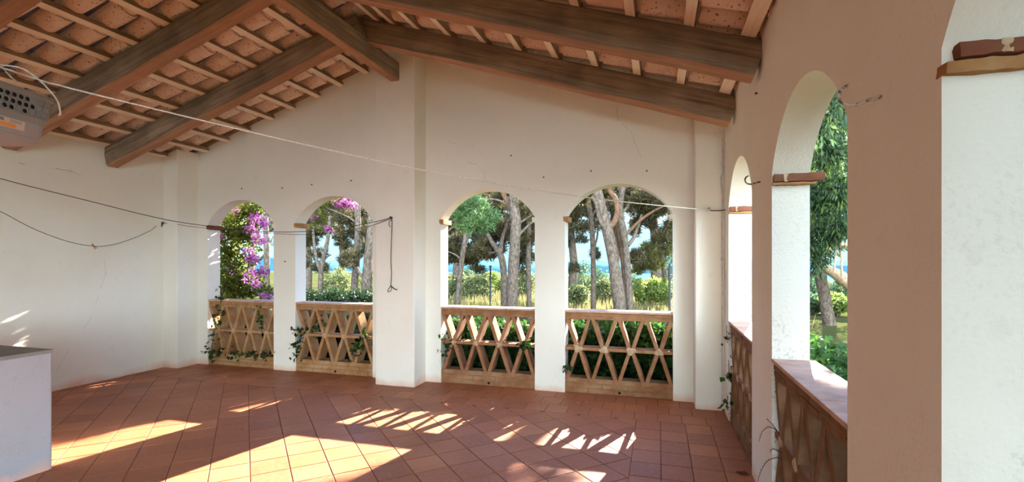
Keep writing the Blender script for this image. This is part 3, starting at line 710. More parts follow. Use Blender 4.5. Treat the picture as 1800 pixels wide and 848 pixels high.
# ------------------------------------------------------------------ plastic basket hung on the rope
def basket():
    far = at_depth(103, 178, 3.0); ax = Vector((-math.sin(TH), math.cos(TH), 0)); sx = Vector((math.cos(TH), math.sin(TH), 0))
    Lx, Wy, Hh = 0.58, 0.36, 0.29
    org = far-ax*(Lx/2)-sx*(Wy/2)-Vector((0, 0, Hh))
    t = thing('laundry_basket', 'grey plastic basket with round holes hung under the roof at the left edge', 'basket', org, math.atan2(ax.y, ax.x))
    # local: x along the long axis, -y faces the viewer's right, z up
    def ring(hx, hy, r, z, n=6):
        out = []
        for cx, cy, a0 in ((hx-r, hy-r, 0), (-hx+r, hy-r, PI/2), (-hx+r, -hy+r, PI), (hx-r, -hy+r, 1.5*PI)):
            for k in range(n): a = a0+PI/2*k/(n-1); out.append((cx+r*math.cos(a), cy+r*math.sin(a), z))
        return out
    def shell(profile, name, m, close=False):
        mb = MB(); vs = []; n = 24
        for hx, hy, r, z in profile: vs += ring(hx, hy, r, z)
        fs = [(i*n+k, i*n+(k+1) % n, (i+1)*n+(k+1) % n, (i+1)*n+k) for i in range(len(profile)-1) for k in range(n)]
        if close: fs.append(tuple(range(n-1, -1, -1)))
        mb.add(vs, fs); return mb.build(name, M[m], t, smooth=35)
    a, b = Lx/2, Wy/2
    o = shell([(a-0.055, b-0.055, 0.05, 0.0), (a-0.045, b-0.045, 0.055, 0.012), (a-0.028, b-0.028, 0.06, 0.135)], 'lower_body', 'plastic_low', True)
    o = shell([(a-0.028, b-0.028, 0.06, 0.135), (a-0.012, b-0.012, 0.065, 0.147), (a-0.004, b-0.004, 0.065, Hh-0.02), (a-0.012, b-0.012, 0.06, Hh-0.02), (a-0.02, b-0.02, 0.06, 0.15), (a-0.06, b-0.06, 0.05, 0.02)], 'upper_body', 'plastic')
    shell([(a-0.004, b-0.004, 0.065, Hh-0.025), (a+0.006, b+0.006, 0.07, Hh-0.018), (a+0.006, b+0.006, 0.07, Hh), (a-0.014, b-0.014, 0.06, Hh), (a-0.014, b-0.014, 0.06, Hh-0.02)], 'rim', 'plastic')
    def disc(mb, x, z, r, y, m=0):
        n = 14; yy = -(b-0.0035)+0.0
        fz = (z-0.147)/(Hh-0.167); yb = -(b-0.012+0.008*fz)
        vs = []
        for dy, q in ((-0.0030, 1.22), (-0.0012, 1.0)):
            for k in range(n): an = 2*PI*k/n; vs.append((x+r*q*math.cos(an), yb+dy, z+r*q*math.sin(an)))
        mb.add(vs, [(k, (k+1) % n, n+(k+1) % n, n+k) for k in range(n)], 1); mb.add(vs[n:], [tuple(range(n))[::-1]], 0)
    xs = [a-0.075-0.037*k for k in range(13)]
    for zrow, off in ((0.243, 0.0), (0.207, -0.006), (0.171, -0.012)):
        for k, xx in enumerate(xs):
            if zrow > 0.23 and k in (2,): continue
            mb = MB(); disc(mb, xx+off, zrow, 0.0125, 0); mb.build('hole', [M['black'] if (k not in (0, 1) and zrow < 0.25 and not (zrow < 0.18 and k in (2, 4))) else M['plastic'], M['plastic']], t)
    # recessed panel outline and the paper sticker on the lower body
    def lowy(z): return -(b-0.045+0.017*(z-0.012)/0.123)
    mb = MB(); px0, px1, pz0, pz1 = -0.20, a-0.095, 0.03, 0.112
    loop = [(px0, lowy(pz0)-0.001, pz0), (px1-0.01, lowy(pz0)-0.001, pz0), (px1, lowy(pz0+0.01)-0.001, pz0+0.01), (px1, lowy(pz1-0.01)-0.001, pz1-0.01), (px1-0.008, lowy(pz1)-0.001, pz1)]
    mb.tube(loop, 0.0022, 6); mb.build('panel_ridge', M['plastic_low'], t)
    st = MB(); sx0, sx1, z0, z1 = -0.06, 0.115, 0.060, 0.112
    st.add([(sx0, lowy(z0)-0.0015, z0), (sx1, lowy(z0)-0.0015, z0), (sx1, lowy(z1)-0.0015, z1), (sx0, lowy(z1)-0.0015, z1)], [(0, 1, 2, 3)])
    sk = st.build('sticker', M['sticker'], t)
    def patch(nm, x0, x1, q0, q1, m):
        mb = MB(); mb.add([(x0, lowy(q0)-0.0024, q0), (x1, lowy(q0)-0.0024, q0), (x1-0.006, lowy(q1)-0.0024, q1), (x0+0.004, lowy(q1)-0.0024, q1)], [(0, 1, 2, 3)]); mb.build(nm, M[m], sk)
    patch('orange_band', -0.05, 0.068, 0.063, 0.084, 'orange')
    for k in range(3): patch('print', 0.028, 0.100, 0.104-k*0.0062, 0.1065-k*0.0062, 'print_grey')
    patch('print', -0.055, 0.0, 0.09, 0.108, 'print_grey')
    # carrying strap and thin cord, looped over the rope
    mw = org; inv = Matrix.Rotation(-math.atan2(ax.y, ax.x), 4, 'Z')
    def loc(pt): return inv @ (Vector(pt)-org)
    q = [loc(at_depth(-12, 112, 2.86)), loc(at_depth(3, 118, 2.88)), loc(at_depth(13, 128, 2.9)), loc(at_depth(22, 139, 2.92)), loc(at_depth(30, 143, 2.9))]
    mb = MB(); vs = []
    for i, pt in enumerate(q):
        s = 0.012; vs += [tuple(pt+Vector((-s, 0.0, s*0.6))), tuple(pt+Vector((s, -0.004, -s*0.6))), tuple(pt+Vector((s, 0.0, -s*0.6))), tuple(pt+Vector((-s, 0.004, s*0.6)))]
    mb.add(vs, [(i*4+k, i*4+(k+1) % 4, i*4+4+(k+1) % 4, i*4+4+k) for i in range(4) for k in range(4)]+[(0, 1, 2, 3), (19, 18, 17, 16)]); mb.build('strap', M['rope_white'], t)
    mb = MB(); mb.tube(arc3([loc(at_depth(u, v, dd)) for u, v, dd in ((-14, 116, 2.88), (8, 115, 2.9), (40, 121, 2.92), (68, 140, 2.95), (88, 160, 2.98), (99, 174, 3.0), (104, 186, 3.02), (106, 200, 3.03), (103, 203, 3.03))]), 0.0045, 8)
    mb.build('cord', M['rope_white'], t, smooth=60)
basket()

# ------------------------------------------------------------------ vegetation builders
def mesh_np(name, V, F, mats, tint=None, mi=None):
    me = bpy.data.meshes.new(name); V = np.asarray(V, np.float32).reshape(-1, 3); F = np.asarray(F, np.int32); k = F.shape[1]
    me.vertices.add(len(V)); me.vertices.foreach_set('co', V.ravel()); me.loops.add(F.size); me.loops.foreach_set('vertex_index', F.ravel())
    me.polygons.add(len(F)); me.polygons.foreach_set('loop_start', np.arange(0, F.size, k, dtype=np.int32)); me.polygons.foreach_set('loop_total', np.full(len(F), k, np.int32))
    for m in (mats if isinstance(mats, (list, tuple)) else [mats]): me.materials.append(m)
    if mi is not None: me.polygons.foreach_set('material_index', mi)
    if tint is not None:
        a = me.attributes.new('tint', 'FLOAT', 'FACE'); a.data.foreach_set('value', np.asarray(tint, np.float32))
    me.update(calc_edges=True); me.validate(); return me
def unit(v): return v/np.maximum(np.linalg.norm(v, axis=-1, keepdims=True), 1e-9)
def in_ellipsoid(c, r, n, shell=0.0):
    d = unit(rng.normal(size=(n, 3))); q = (shell+(1-shell)*rng.random((n, 1)))**(1/2.4); return np.array(c)+d*q*np.array(r), d
def tufts(C, Dn, per=9, ln=0.16, w=0.011, spread=0.75):
    n = len(C); d = unit(np.repeat(Dn, per, 0)+rng.normal(size=(n*per, 3))*spread)
    c = np.repeat(C, per, 0)+rng.normal(size=(n*per, 3))*ln*0.18; s = unit(np.cross(d, rng.normal(size=(n*per, 3))))*w
    l = ln*rng.uniform(0.6, 1.2, (n*per, 1)); V = np.stack([c-s, c+s, c+d*l], 1).reshape(-1, 3); F = np.arange(len(V)).reshape(-1, 3)
    return V, F, np.clip(np.repeat(rng.random(n)*0.6, per)+rng.random(n*per)*0.4, 0, 1)
def leaves(C, Dn, ln=0.05, w=0.02, droop=0.4, rnd=0.8):
    n = len(C); d = unit(Dn+rng.normal(size=(n, 3))*rnd+np.array([0, 0, -droop])); nn = unit(np.cross(d, rng.normal(size=(n, 3)))); up = np.cross(nn, d)
    l = ln*rng.uniform(0.6, 1.25, (n, 1)); ww = w*rng.uniform(0.7, 1.2, (n, 1))
    b = C; m1 = C+d*l*0.42+nn*ww+up*ww*0.25; m2 = C+d*l*0.42-nn*ww+up*ww*0.25; tip = C+d*l; V = np.stack([b, m1, tip, m2], 1).reshape(-1, 3)
    i = np.arange(n)[:, None]*4; F = np.concatenate([i+np.array([[0, 1, 2]]), i+np.array([[0, 2, 3]])], 0); tt = rng.random(n)
    return V, F, np.concatenate([tt, tt])
def join(parts):
    V, F, T, o = [], [], [], 0
    for v, f, t in parts: V.append(v); F.append(f+o); T.append(t); o += len(v)
    return np.concatenate(V), np.concatenate(F), np.concatenate(T)
def depth_of(p): return -p.x*math.sin(TH)+p.y*math.cos(TH)

# ------------------------------------------------------------------ ground, sea
def gz(x, y):
    far = max(0.0, y-24.0); z = GZ-0.00022*far*far-0.012*far
    if x < -6: z += 0.012*max(0, y-22)*min(1, (-6-x)/8)
    return z+0.05*mnoise.noise(Vector((x*0.3, y*0.3, 0)))*(1 if y > 8 or x > 3 else 0.2)
xs = np.concatenate([np.linspace(-130, -22, 28), np.linspace(-20, 20, 61), np.linspace(22, 130, 28)]); ys = np.concatenate([np.linspace(-30, 5, 12), np.linspace(6, 40, 50), np.linspace(43, 150, 36)])
V = [(x, y, gz(x, y)-(0.25 if (L-0.3 < x < R+0.3 and y < D+0.3) else 0)) for y in ys for x in xs]; nx = len(xs)
F = [(j*nx+i, j*nx+i+1, (j+1)*nx+i+1, (j+1)*nx+i) for j in range(len(ys)-1) for i in range(nx-1)]
o = link('ground', mesh_np('ground', V, F, M['ground'])); o.data.polygons.foreach_set('use_smooth', [True]*len(F)); struct(o)
mb = MB(); mb.add([(-6000, 130, -24), (6000, 130, -24), (6000, 8000, -24), (-6000, 8000, -24)], [(0, 1, 2, 3)]); struct(mb.build('sea', M['sea']))
V, F = [], []; hx = np.linspace(-900, 900, 70)
for x in hx:
    top = 2+26*max(0, mnoise.noise(Vector((x*0.004, 3.3, 0)))+0.35)+4*mnoise.noise(Vector((x*0.02, 7, 0)))
    if -420 < x < -180: top *= 0.25
    V += [(x, 900, -30), (x, 930, -24+top*1.05+6), (x, 1100, -30)]
F = [(i*3+k, i*3+3+k, i*3+4+k, i*3+1+k) for i in range(len(hx)-1) for k in (0, 1)]
struct(link('hills', mesh_np('hills', V, F, M['hill'])))

# ------------------------------------------------------------------ pines
def trunk_mesh(tracks, Y, n=10):
    """tracks: list of (list of (u, v, half width px)); built as tubes standing at distance Y, each with its own wander in depth"""
    mb = MB()
    for tr in tracks:
        pts, rad = [], []
        for i, (u, v, hw) in enumerate(tr[0]):
            p = on_y(u, v, Y+tr[1]*i/max(1, len(tr[0])-1)); pts.append(p); rad.append(hw/FPX*depth_of(p))
        P = arc3(pts, 5); rr = np.interp(np.linspace(0, len(pts)-1, len(P)), range(len(pts)), rad)
        rr = [q*(1+0.10*mnoise.noise(p*2.3)) for q, p in zip(rr, P)]
        mb.tube(P, rr, n)
    return mb
def pine(label, Y, trunk, branches, clumps, tufts_per=260, needle='pine', bk='bark', upper=(), ln=0.17, group='pines outside the arches'):
    b0 = on_y(*trunk[0][:2], Y); base = Vector((b0.x, Y, gz(b0.x, Y)))
    t = thing('pine_tree', label, 'tree', base, 0, group)
    tr = [(base.x, base.z)]
    # bring the foot of the trunk down to the ground
    u0, v0, w0 = trunk[0]; vg = HY-(base.z-0.1-H)/depth_of(b0)*FPX
    mb = trunk_mesh([([(u0, max(vg, v0+3), w0*1.2)]+list(trunk), 0.0)], Y, 12)
    mb.v = [(x-base.x, y-base.y, z-base.z) for x, y, z in mb.v]; mb.build('trunk', M[bk], t, smooth=70)
    for br in branches:
        m2 = trunk_mesh([(br[0], br[1])], Y, 7); m2.v = [(x-base.x, y-base.y, z-base.z) for x, y, z in m2.v]; m2.build('branch', M['bark_red' if len(br) > 2 else bk], t, smooth=70)
    parts = []
    for (u, v, ru, rv, dy) in clumps:
        c = on_y(u, v, Y+dy); k = depth_of(c)/FPX; n = int(tufts_per*ru*rv/420)
        # a clump is several flat sprays, as pines grow them
        sub = max(2, n//38)
        for _ in range(sub):
            sc_, _d = in_ellipsoid((c.x, c.y, c.z), (ru*k, max(0.5, ru*k*0.9), rv*k), 1)
            C, dd = in_ellipsoid(sc_[0], (0.42*min(1.4, ru*k), 0.42, 0.15), max(8, n//sub), 0.1)
            parts.append(tufts(C, unit(dd*0.7+np.array([0, 0, 0.55])), 9, ln, 0.0085+0.0004*Y))
    for (x, y, z, rx, rz, n) in upper:
        for _ in range(max(2, n//40)):
            sc_, _d = in_ellipsoid((x, y, z), (rx, rx*0.8, rz), 1); C, dd = in_ellipsoid(sc_[0], (0.45, 0.45, 0.16), 40, 0.1)
            parts.append(tufts(C, unit(dd*0.7+np.array([0, 0, 0.55])), 8, ln, 0.014))
    if parts:
        V, F, T = join(parts); V = V-np.array(base); o = link('needles', mesh_np('needles', V, F, M[needle], T), t)
    return t
pine('thick leaning pine at the middle of the widest gable arch', 13.0,
     [(1089, 540, 11), (1083, 490, 10.5), (1075, 440, 10), (1067, 402, 10), (1056, 365, 10), (1048, 332, 9.5), (1038, 290, 9), (1030, 240, 8)],
     [([(1070, 402, 5.5), (1081, 388, 5.5), (1085, 368, 5), (1081, 350, 5), (1070, 334, 4.5), (1058, 315, 4)], 0.2, 1), ([(1069, 410, 4), (1060, 398, 4), (1052, 380, 3.5), (1049, 362, 3), (1040, 345, 2.5)], -0.3)],
     [(1055, 342, 30, 16, 0.6), (1025, 350, 24, 16, 0.8), (1008, 375, 16, 14, 1.4)], 200)
pine('forked pine close behind the thick leaning pine, reddish limb', 14.2,
     [(1107, 540, 6), (1104, 490, 6), (1100, 440, 6), (1094, 400, 6.5), (1089, 382, 6.5), (1091, 350, 5.5), (1096, 320, 5), (1100, 260, 4.5)],
     [([(1104, 432, 3.5), (1114, 418, 3.2), (1121, 400, 3), (1128, 378, 2.6)], 0.4), ([(1101, 412, 3), (1125, 388, 2.8), (1148, 372, 2.2), (1170, 361, 1.6)], 0.5, 1), ([(1092, 375, 3), (1104, 362, 2.6), (1112, 335, 2)], 0.3)],
     [(1130, 345, 34, 20, 0.6), (1158, 372, 26, 20, 0.8), (1100, 345, 24, 16, 1.0), (1128, 398, 22, 14, 1.2), (1168, 405, 18, 20, 1.0), (1125, 448, 22, 14, 2.0)], 240)
pine('slim reddish pine stem between the two big ones of the widest arch', 14.8, [(1100, 540, 5), (1098, 480, 5), (1091, 430, 5), (1086, 398, 4.5), (1084, 370, 4)], [], [(1085, 372, 14, 10, 0.5)], 150, bk='bark_red')
pine('thin straight pine at the left side of the widest gable arch', 15.5, [(1043, 540, 5), (1043, 480, 4.6), (1042, 430, 4.4), (1039, 385, 4.4), (1033, 350, 4.6), (1029, 310, 4)],
     [([(1043, 440, 2), (1049, 420, 1.8), (1052, 395, 1.4)], 0.2), ([(1038, 385, 2.2), (1046, 372, 2), (1056, 360, 1.6)], 0.3, 1)], [(1010, 424, 20, 16, 1.5), (1050, 450, 10, 14, 1.0), (1000, 345, 14, 20, 1.0), (1008, 470, 10, 8, 1.5)], 240)
pine('yellowish pine crown at the right side of the widest arch', 19.0, [(1172, 530, 4), (1168, 480, 4), (1160, 440, 3.5), (1152, 400, 3)], [], [(1150, 452, 26, 22, 0), (1168, 430, 20, 20, 0.5), (1130, 470, 20, 10, 0.5)], 330, 'pine_yellow')
pine('tall pine with pale bark in the arch right of the middle pilaster', 13.4, [(900, 537, 10.5), (902, 480, 10), (905, 430, 9.5), (907, 390, 9.5), (903, 360, 9), (903, 335, 8.5), (900, 280, 8)],
     [([(903, 375, 6), (893, 355, 5.5), (884, 338, 5), (878, 310, 4)], 0.4, 1), ([(905, 376, 3), (893, 362, 2.6), (875, 352, 2), (850, 350, 1.4)], 0.3), ([(914, 412, 2.4), (925, 400, 2.2), (940, 388, 1.6)], 0.3), ([(914, 392, 2.4), (926, 384, 2), (940, 374, 1.6)], 0.3)],
     [(880, 345, 30, 14, 0.8), (925, 365, 18, 18, 0.6), (924, 420, 20, 24, 1.8), (875, 400, 22, 16, 1.5)], 240,
     upper=((-3.62, 13.6, 5.0, 0.45, 1.1, 1100), (-3.1, 13.9, 5.1, 0.6, 1.2, 1300), (-3.4, 13.7, 4.25, 0.9, 0.25, 900)))
pine('forking pine leaning left of the pale-barked pine', 14.6, [(886, 536, 6), (886, 500, 6), (884, 465, 6), (878, 445, 5.5), (866, 428, 4.5), (857, 412, 3.5), (846, 398, 2.5)],
     [([(880, 450, 4), (883, 420, 3.5), (890, 398, 3), (900, 380, 2)], 0.2), ([(886, 498, 3.5), (895, 490, 3), (899, 480, 2.4)], 0.2), ([(876, 442, 2.5), (862, 445, 2), (850, 440, 1.6)], 0.3)],
     [(860, 440, 30, 14, 0.5), (880, 415, 26, 16, 0.8), (850, 425, 24, 14, 1.2)], 260)
pine('slender pine at the left side of the arch right of the middle pilaster', 14.0, [(804, 534, 5), (808, 490, 4.6), (813, 450, 4.6), (818, 420, 4.4), (822, 395, 4), (828, 360, 3.5)],
     [([(812, 458, 2), (800, 448, 1.6), (786, 442, 1.2)], 0.2)], [(808, 435, 34, 20, 0.8), (800, 455, 26, 16, 1.2), (835, 452, 24, 14, 1.0), (845, 472, 12, 7, 1.6)], 300)
pine('thin pine at the right side of the arch right of the middle pilaster', 15.0, [(930, 530, 4.6), (929, 480, 4.6), (929, 430, 4.4), (930, 390, 4.4), (931, 340, 4)], [([(929, 470, 1.4), (918, 462, 1.2)], 0.2)], [(922, 455, 18, 14, 0.8), (930, 395, 20, 24, 1.0), (915, 480, 8, 7, 0.8)], 240, upper=((-2.85, 14.4, 5.3, 0.45, 1.2, 1000), (-2.4, 14.3, 4.4, 0.6, 0.22, 600)))
pine('bright green young pine bough close to the arch right of the middle pilaster', 9.6, [(770, 560, 3), (773, 480, 3), (778, 420, 2.6), (790, 405, 2.2), (812, 388, 1.8), (835, 372, 1.2)], [], [(832, 372, 34, 22, 0), (842, 392, 26, 12, -0.1), (820, 360, 22, 12, 0.1)], 460, 'pine_green', ln=0.12)
pine('two-stemmed pine at the left of the second arch from the left', 14.0, [(563, 527, 4.5), (564, 490, 4.4), (566, 465, 4.2), (572, 440, 3.6), (577, 415, 3), (580, 380, 2.6)],
     [([(564, 480, 3.2), (556, 455, 3), (552, 425, 2.6), (550, 400, 2)], 0.2), ([(566, 462, 1.8), (575, 452, 1.5), (582, 448, 1.2)], 0.2)],
     [(550, 470, 16, 16, 0.4), (548, 425, 16, 18, 0.6), (572, 405, 24, 12, 0.8), (560, 450, 16, 8, 0.6), (566, 380, 24, 12, 0.8)], 240)
pine('pale straight pine trunk in the middle of the second arch', 14.4, [(622, 528, 6.5), (624, 490, 6.2), (627, 450, 6), (629, 410, 5.6), (629, 380, 5.4), (627, 340, 5)],
     [([(632, 412, 2), (642, 422, 1.8), (650, 430, 1.4)], 0.2), ([(627, 392, 2), (612, 382, 1.6), (590, 372, 1.3), (575, 366, 1)], 0.3)], [(605, 385, 30, 14, 0.6), (612, 425, 14, 22, 0.8), (600, 365, 34, 12, 1.0), (645, 385, 16, 20, 0.8)], 240)
pine('dark thick pine trunk at the right of the second arch from the left', 12.8, [(643, 528, 9), (645, 490, 8.5), (648, 450, 8), (652, 410, 7.5), (655, 370, 7)], [([(640, 490, 3), (632, 480, 2.6), (628, 470, 2)], 0.2)],
     [(640, 440, 14, 22, 0.6), (612, 450, 16, 9, 0.8), (648, 400, 14, 24, 1.0), (622, 465, 10, 7, 0.8)], 240)
pine('grey pine trunk seen beside the magenta bougainvillea', 14.0, [(468, 527, 5.5), (469, 480, 5.2), (469, 440, 5), (468, 410, 4.6), (466, 380, 4.2)], [([(468, 445, 2.2), (459, 455, 2), (452, 462, 1.5)], 0.2), ([(469, 432, 1.6), (476, 424, 1.4), (482, 414, 1)], 0.2)], [(474, 395, 12, 18, 0.6), (460, 375, 16, 14, 0.8), (477, 425, 6, 8, 0.6)], 240)
# pines further out, whose crowns close the view above the shrubs
def far_pine(label, u, Y, zc, rx, rz, n, needle='pine', group='distant pines'):
    p = on_y(u, 500, Y); base = Vector((p.x, Y, gz(p.x, Y))); t = thing('pine_tree', label, 'tree', base, 0, group)
    mb = MB(); mb.tube([(0, 0, -0.2), (0.1, 0, zc*0.4), (-0.1, 0, zc*0.8), (0.1, 0, zc)], [0.22, 0.19, 0.16, 0.1], 8)
    mb.build('trunk', M['bark'], t, smooth=60); parts = []
    for _ in range(n//45):
        sc_, _d = in_ellipsoid((0, 0, zc), (rx, rx*0.8, rz), 1); C, dd = in_ellipsoid(sc_[0], (0.6, 0.6, 0.22), 45, 0.1)
        parts.append(tufts(C, unit(dd*0.7+np.array([0, 0, 0.5])), 8, 0.24, 0.02))
    V, F, T = join(parts); link('needles', mesh_np('needles', V, F, M[needle], T), t)
for a in (('distant pine crown behind the widest arch, left side', 1005, 23, 4.6, 2.4, 1.7, 3000), ('distant pine crown high behind the widest arch, right side', 1150, 22, 5.2, 2.8, 1.5, 3600), ('distant pine crown behind the two big stems of the widest arch', 1080, 26, 6.3, 3.2, 1.6, 3400),
          ('distant pine crown behind the pale-barked pine', 905, 24, 4.9, 2.7, 2.0, 3800), ('distant pine crown behind the slender left pine', 800, 22, 4.4, 2.4, 1.4, 3200),
          ('distant pine crown in the upper part of the second arch', 600, 24, 5.6, 3.0, 1.5, 3600), ('distant pine crown at the left of the second arch', 540, 22, 4.4, 1.8, 1.7, 2400), ('distant pine crown at the right of the second arch', 650, 23, 4.4, 1.8, 2.2, 2600), ('distant pine crown behind the bougainvillea', 440, 24, 5.6, 3.0, 1.9, 2800)):
    far_pine(*a)
# crown over the garden whose shade dapples the light of the right gable arch
far_pine('tall pine outside the right corner whose crown shades the right gable arch', 1238, 13.6, 5.75, 0.55, 0.7, 640, 'pine', 'pines outside the arches')

# ------------------------------------------------------------------ shrubs
def shrub(label, u, v, ru, rv, Y, m, n, cat='bush', name='shrub', ln=0.11, w=0.035, group='shrubs beyond the garden'):
    v -= 4; ru *= 1.35; rv *= 1.25; n = int(n*1.5)
    c = on_y(u, v, Y); k = depth_of(c)/FPX; g = gz(c.x, Y); rx, rz_ = ru*k, rv*k; base = Vector((c.x, Y, g)); zc = max(c.z-g, 0.4)
    t = thing(name, label, cat, base, 0, group); parts = []
    mb = MB()
    for j in range(6):
        a = 2*PI*j/6+0.4; mb.tube([(0.05*math.cos(a), 0.05*math.sin(a), -0.1), (rx*0.25*math.cos(a), rx*0.25*math.sin(a), zc*0.6), (rx*0.6*math.cos(a), rx*0.5*math.sin(a), zc*1.05)], [0.045, 0.03, 0.012], 5)
    mb.build('stem', M['bark'], t)
    for _ in range(max(6, n//90)):
        sc_, d_ = in_ellipsoid((0, 0, zc), (rx*0.85, rx*0.7, rz_*0.85), 1, 0.35); sc_[0][2] = max(sc_[0][2], 0.15)
        C, dd = in_ellipsoid(sc_[0], (0.30*max(0.6, rx*0.7), 0.35, 0.26*max(0.6, rz_)), 90, 0.2); C[:, 2] = np.maximum(C[:, 2], 0.03); parts.append(leaves(C, unit(dd+np.array([0, 0, 0.5])), ln, w, 0.1))
    V, F, T = join(parts); link('foliage', mesh_np('foliage', V, F, M[m], T), t)
for a in (('bright yellow-green bush at the right of the widest arch', 1146, 515, 28, 20, 19, 'shrub_bright', 3600),
          ('pale grey-green bush between the stems of the widest arch', 1066, 518, 26, 18, 21, 'shrub_pale', 2600), ('low pale bush at the foot of the thin straight pine', 1018, 524, 16, 12, 18, 'shrub_pale', 1500),
          ('dark green bushy tree far behind the widest arch', 1030, 492, 30, 22, 34, 'shrub_dark', 3000), ('dark green bushy tree behind the bright yellow-green bush', 1172, 478, 24, 36, 32, 'shrub_dark', 3000), ('blue-green bushy tree behind the thick leaning pine', 1090, 496, 30, 18, 36, 'shrub_dark', 2600),
          ('pale olive bush left in the arch right of the middle pilaster', 800, 510, 22, 22, 22, 'shrub_pale', 2600), ('pale olive bush behind the dark pole', 842, 513, 24, 20, 21, 'shrub_pale', 2800), ('olive bush right of the dark pole', 868, 508, 16, 24, 24, 'shrub_bright', 2000),
          ('olive bush behind the thin pine at the arch right side', 920, 510, 18, 24, 22, 'shrub_pale', 2200), ('small dark green tree over the pale olive bushes', 824, 490, 12, 12, 33, 'shrub_dark', 900), ('olive bush behind the pale-barked pine', 893, 514, 22, 18, 26, 'shrub_pale', 2000),
          ('pale feathery bush in the middle of the second arch', 592, 498, 22, 20, 22, 'shrub_pale', 2400), ('green bush at the right edge of the second arch', 652, 505, 10, 18, 18, 'shrub_bright', 1000)):
    shrub(*a)
for k, (u, lb) in enumerate(((540, 'low dark clipped hedge in the second arch, left stretch'), (590, 'low dark clipped hedge in the second arch, middle stretch'), (635, 'low dark clipped hedge in the second arch, right stretch'))):
    shrub(lb, u, 531, 19, 8, 10.5, 'hedge_dark', 3000, 'hedge', 'clipped_hedge', 0.07, 0.02, 'dark hedge')

# thin dark pole
for u, Y, lb in ((862, 17.0, 'thin dark pole standing among the olive bushes'),):
    p = on_y(u, 470, Y); g = gz(p.x, Y); t = thing('pole', lb, 'pole', (p.x, Y, g)); mb = MB(); mb.tube([(0, 0, -0.1), (0, 0, p.z-g)], [0.04, 0.03], 8); mb.build('shaft', M['pole'], t)
    mb = MB(); mb.tube([(0, 0, p.z-g), (0, 0, p.z-g+0.06)], [0.06, 0.05], 8); mb.build('cap', M['pole'], t)
p = on_y(1177, 470, 16); g = gz(p.x, 16); t = thing('pole', 'thin dark pole at the right edge of the widest arch', 'pole', (p.x, 16, g)); mb = MB(); mb.tube([(0, 0, -0.1), (0, 0, 1.75)], 0.035, 8); mb.build('shaft', M['pole'], t)

# ------------------------------------------------------------------ garden side of the right arcade: leaning tree and eucalyptus
pB = on_y(1457, 571, 16.0); base = Vector((pB.x, 16.0, gz(pB.x, 16.0)))
t = thing('leaning_tree', 'leaning rough-barked tree on the lawn through the near right arch', 'tree', base)
mb = trunk_mesh([([(1459, 577, 12), (1456, 560, 10.5), (1450, 525, 9.5), (1444, 495, 9), (1437, 465, 8), (1428, 430, 6), (1420, 380, 5)], 0)], 16.0, 12); mb.v = [tuple(Vector(q)-base) for q in mb.v]; mb.build('trunk', M['bark'], t, smooth=70)
mb = trunk_mesh([([(1446, 470, 7), (1462, 478, 9), (1478, 487, 11), (1496, 500, 12), (1530, 516, 13), (1575, 530, 16), (1600, 560, 20), (1608, 600, 24)], -0.6)], 15.6, 10); mb.v = [tuple(Vector(q)-base) for q in mb.v]; mb.build('limb', M['bark_pale'], t, smooth=70)
mb = trunk_mesh([([(1440, 455, 5), (1458, 436, 6), (1475, 430, 6), (1500, 440, 7), (1545, 480, 9), (1580, 535, 12)], 0.3)], 15.6, 9); mb.v = [tuple(Vector(q)-base) for q in mb.v]; mb.build('limb', M['bark_pale'], t, smooth=70)
for tr in (((1480, 490, 2), (1478, 440, 1.8), (1474, 380, 1.6)), ((1466, 480, 1.6), (1470, 420, 1.4), (1462, 360, 1.2)), ((1446, 330, 1.2), (1470, 300, 1.4), (1500, 285, 1.6))):
    mb = trunk_mesh([(list(tr), 0.2)], 14.5, 6); mb.v = [tuple(Vector(q)-base) for q in mb.v]; mb.build('branch', M['bark_pale'], t)
parts = []
for u, v, ru, rv, dy, n in ((1450, 250, 40, 50, -3, 2200), (1470, 190, 30, 40, -3, 900), (1440, 340, 36, 36, -2, 1900), (1475, 340, 30, 40, -2.5, 1400), (1445, 410, 30, 30, -1, 1500), (1480, 400, 22, 30, -1.5, 700), (1428, 450, 18, 26, -1, 700), (1470, 160, 24, 24, -3, 350), (1440, 300, 30, 40, 1.5, 1500), (1520, 260, 40, 60, -2, 1200)):
    c = on_y(u, v, 16+dy); k = depth_of(c)/FPX
    for _ in range(n//45):
        sc_, _d = in_ellipsoid(c, (ru*k, ru*k, rv*k), 1); C, dd = in_ellipsoid(sc_[0], (0.30, 0.30, 0.36), 45, 0.1); parts.append(leaves(C, dd, 0.19, 0.024, 1.1, 0.5))
for x, y, z, rx, rz_, n in ((2.7, 9.6, 5.0, 1.1, 1.0, 2600), (3.5, 11.0, 6.4, 1.2, 1.0, 2400), (2.5, 9.0, 4.2, 0.7, 0.6, 500), (4.2, 13.0, 6.6, 1.2, 0.9, 1500), (6.0, 22.0, 3.7, 1.6, 1.1, 2400), (5.2, 20.0, 4.6, 1.3, 0.9, 1500)):  # crown clumps added to shade the arcade jambs and the lawn
    for _ in range(n//45):
        sc_, _d = in_ellipsoid((x, y, z), (rx, rx, rz_), 1); C, dd = in_ellipsoid(sc_[0], (0.30, 0.30, 0.36), 45, 0.1); parts.append(leaves(C, dd, 0.19, 0.024, 1.1, 0.5))
V, F, T = join(parts); link('foliage', mesh_np('foliage', V-np.array(base), F, M['euc'], T), t)
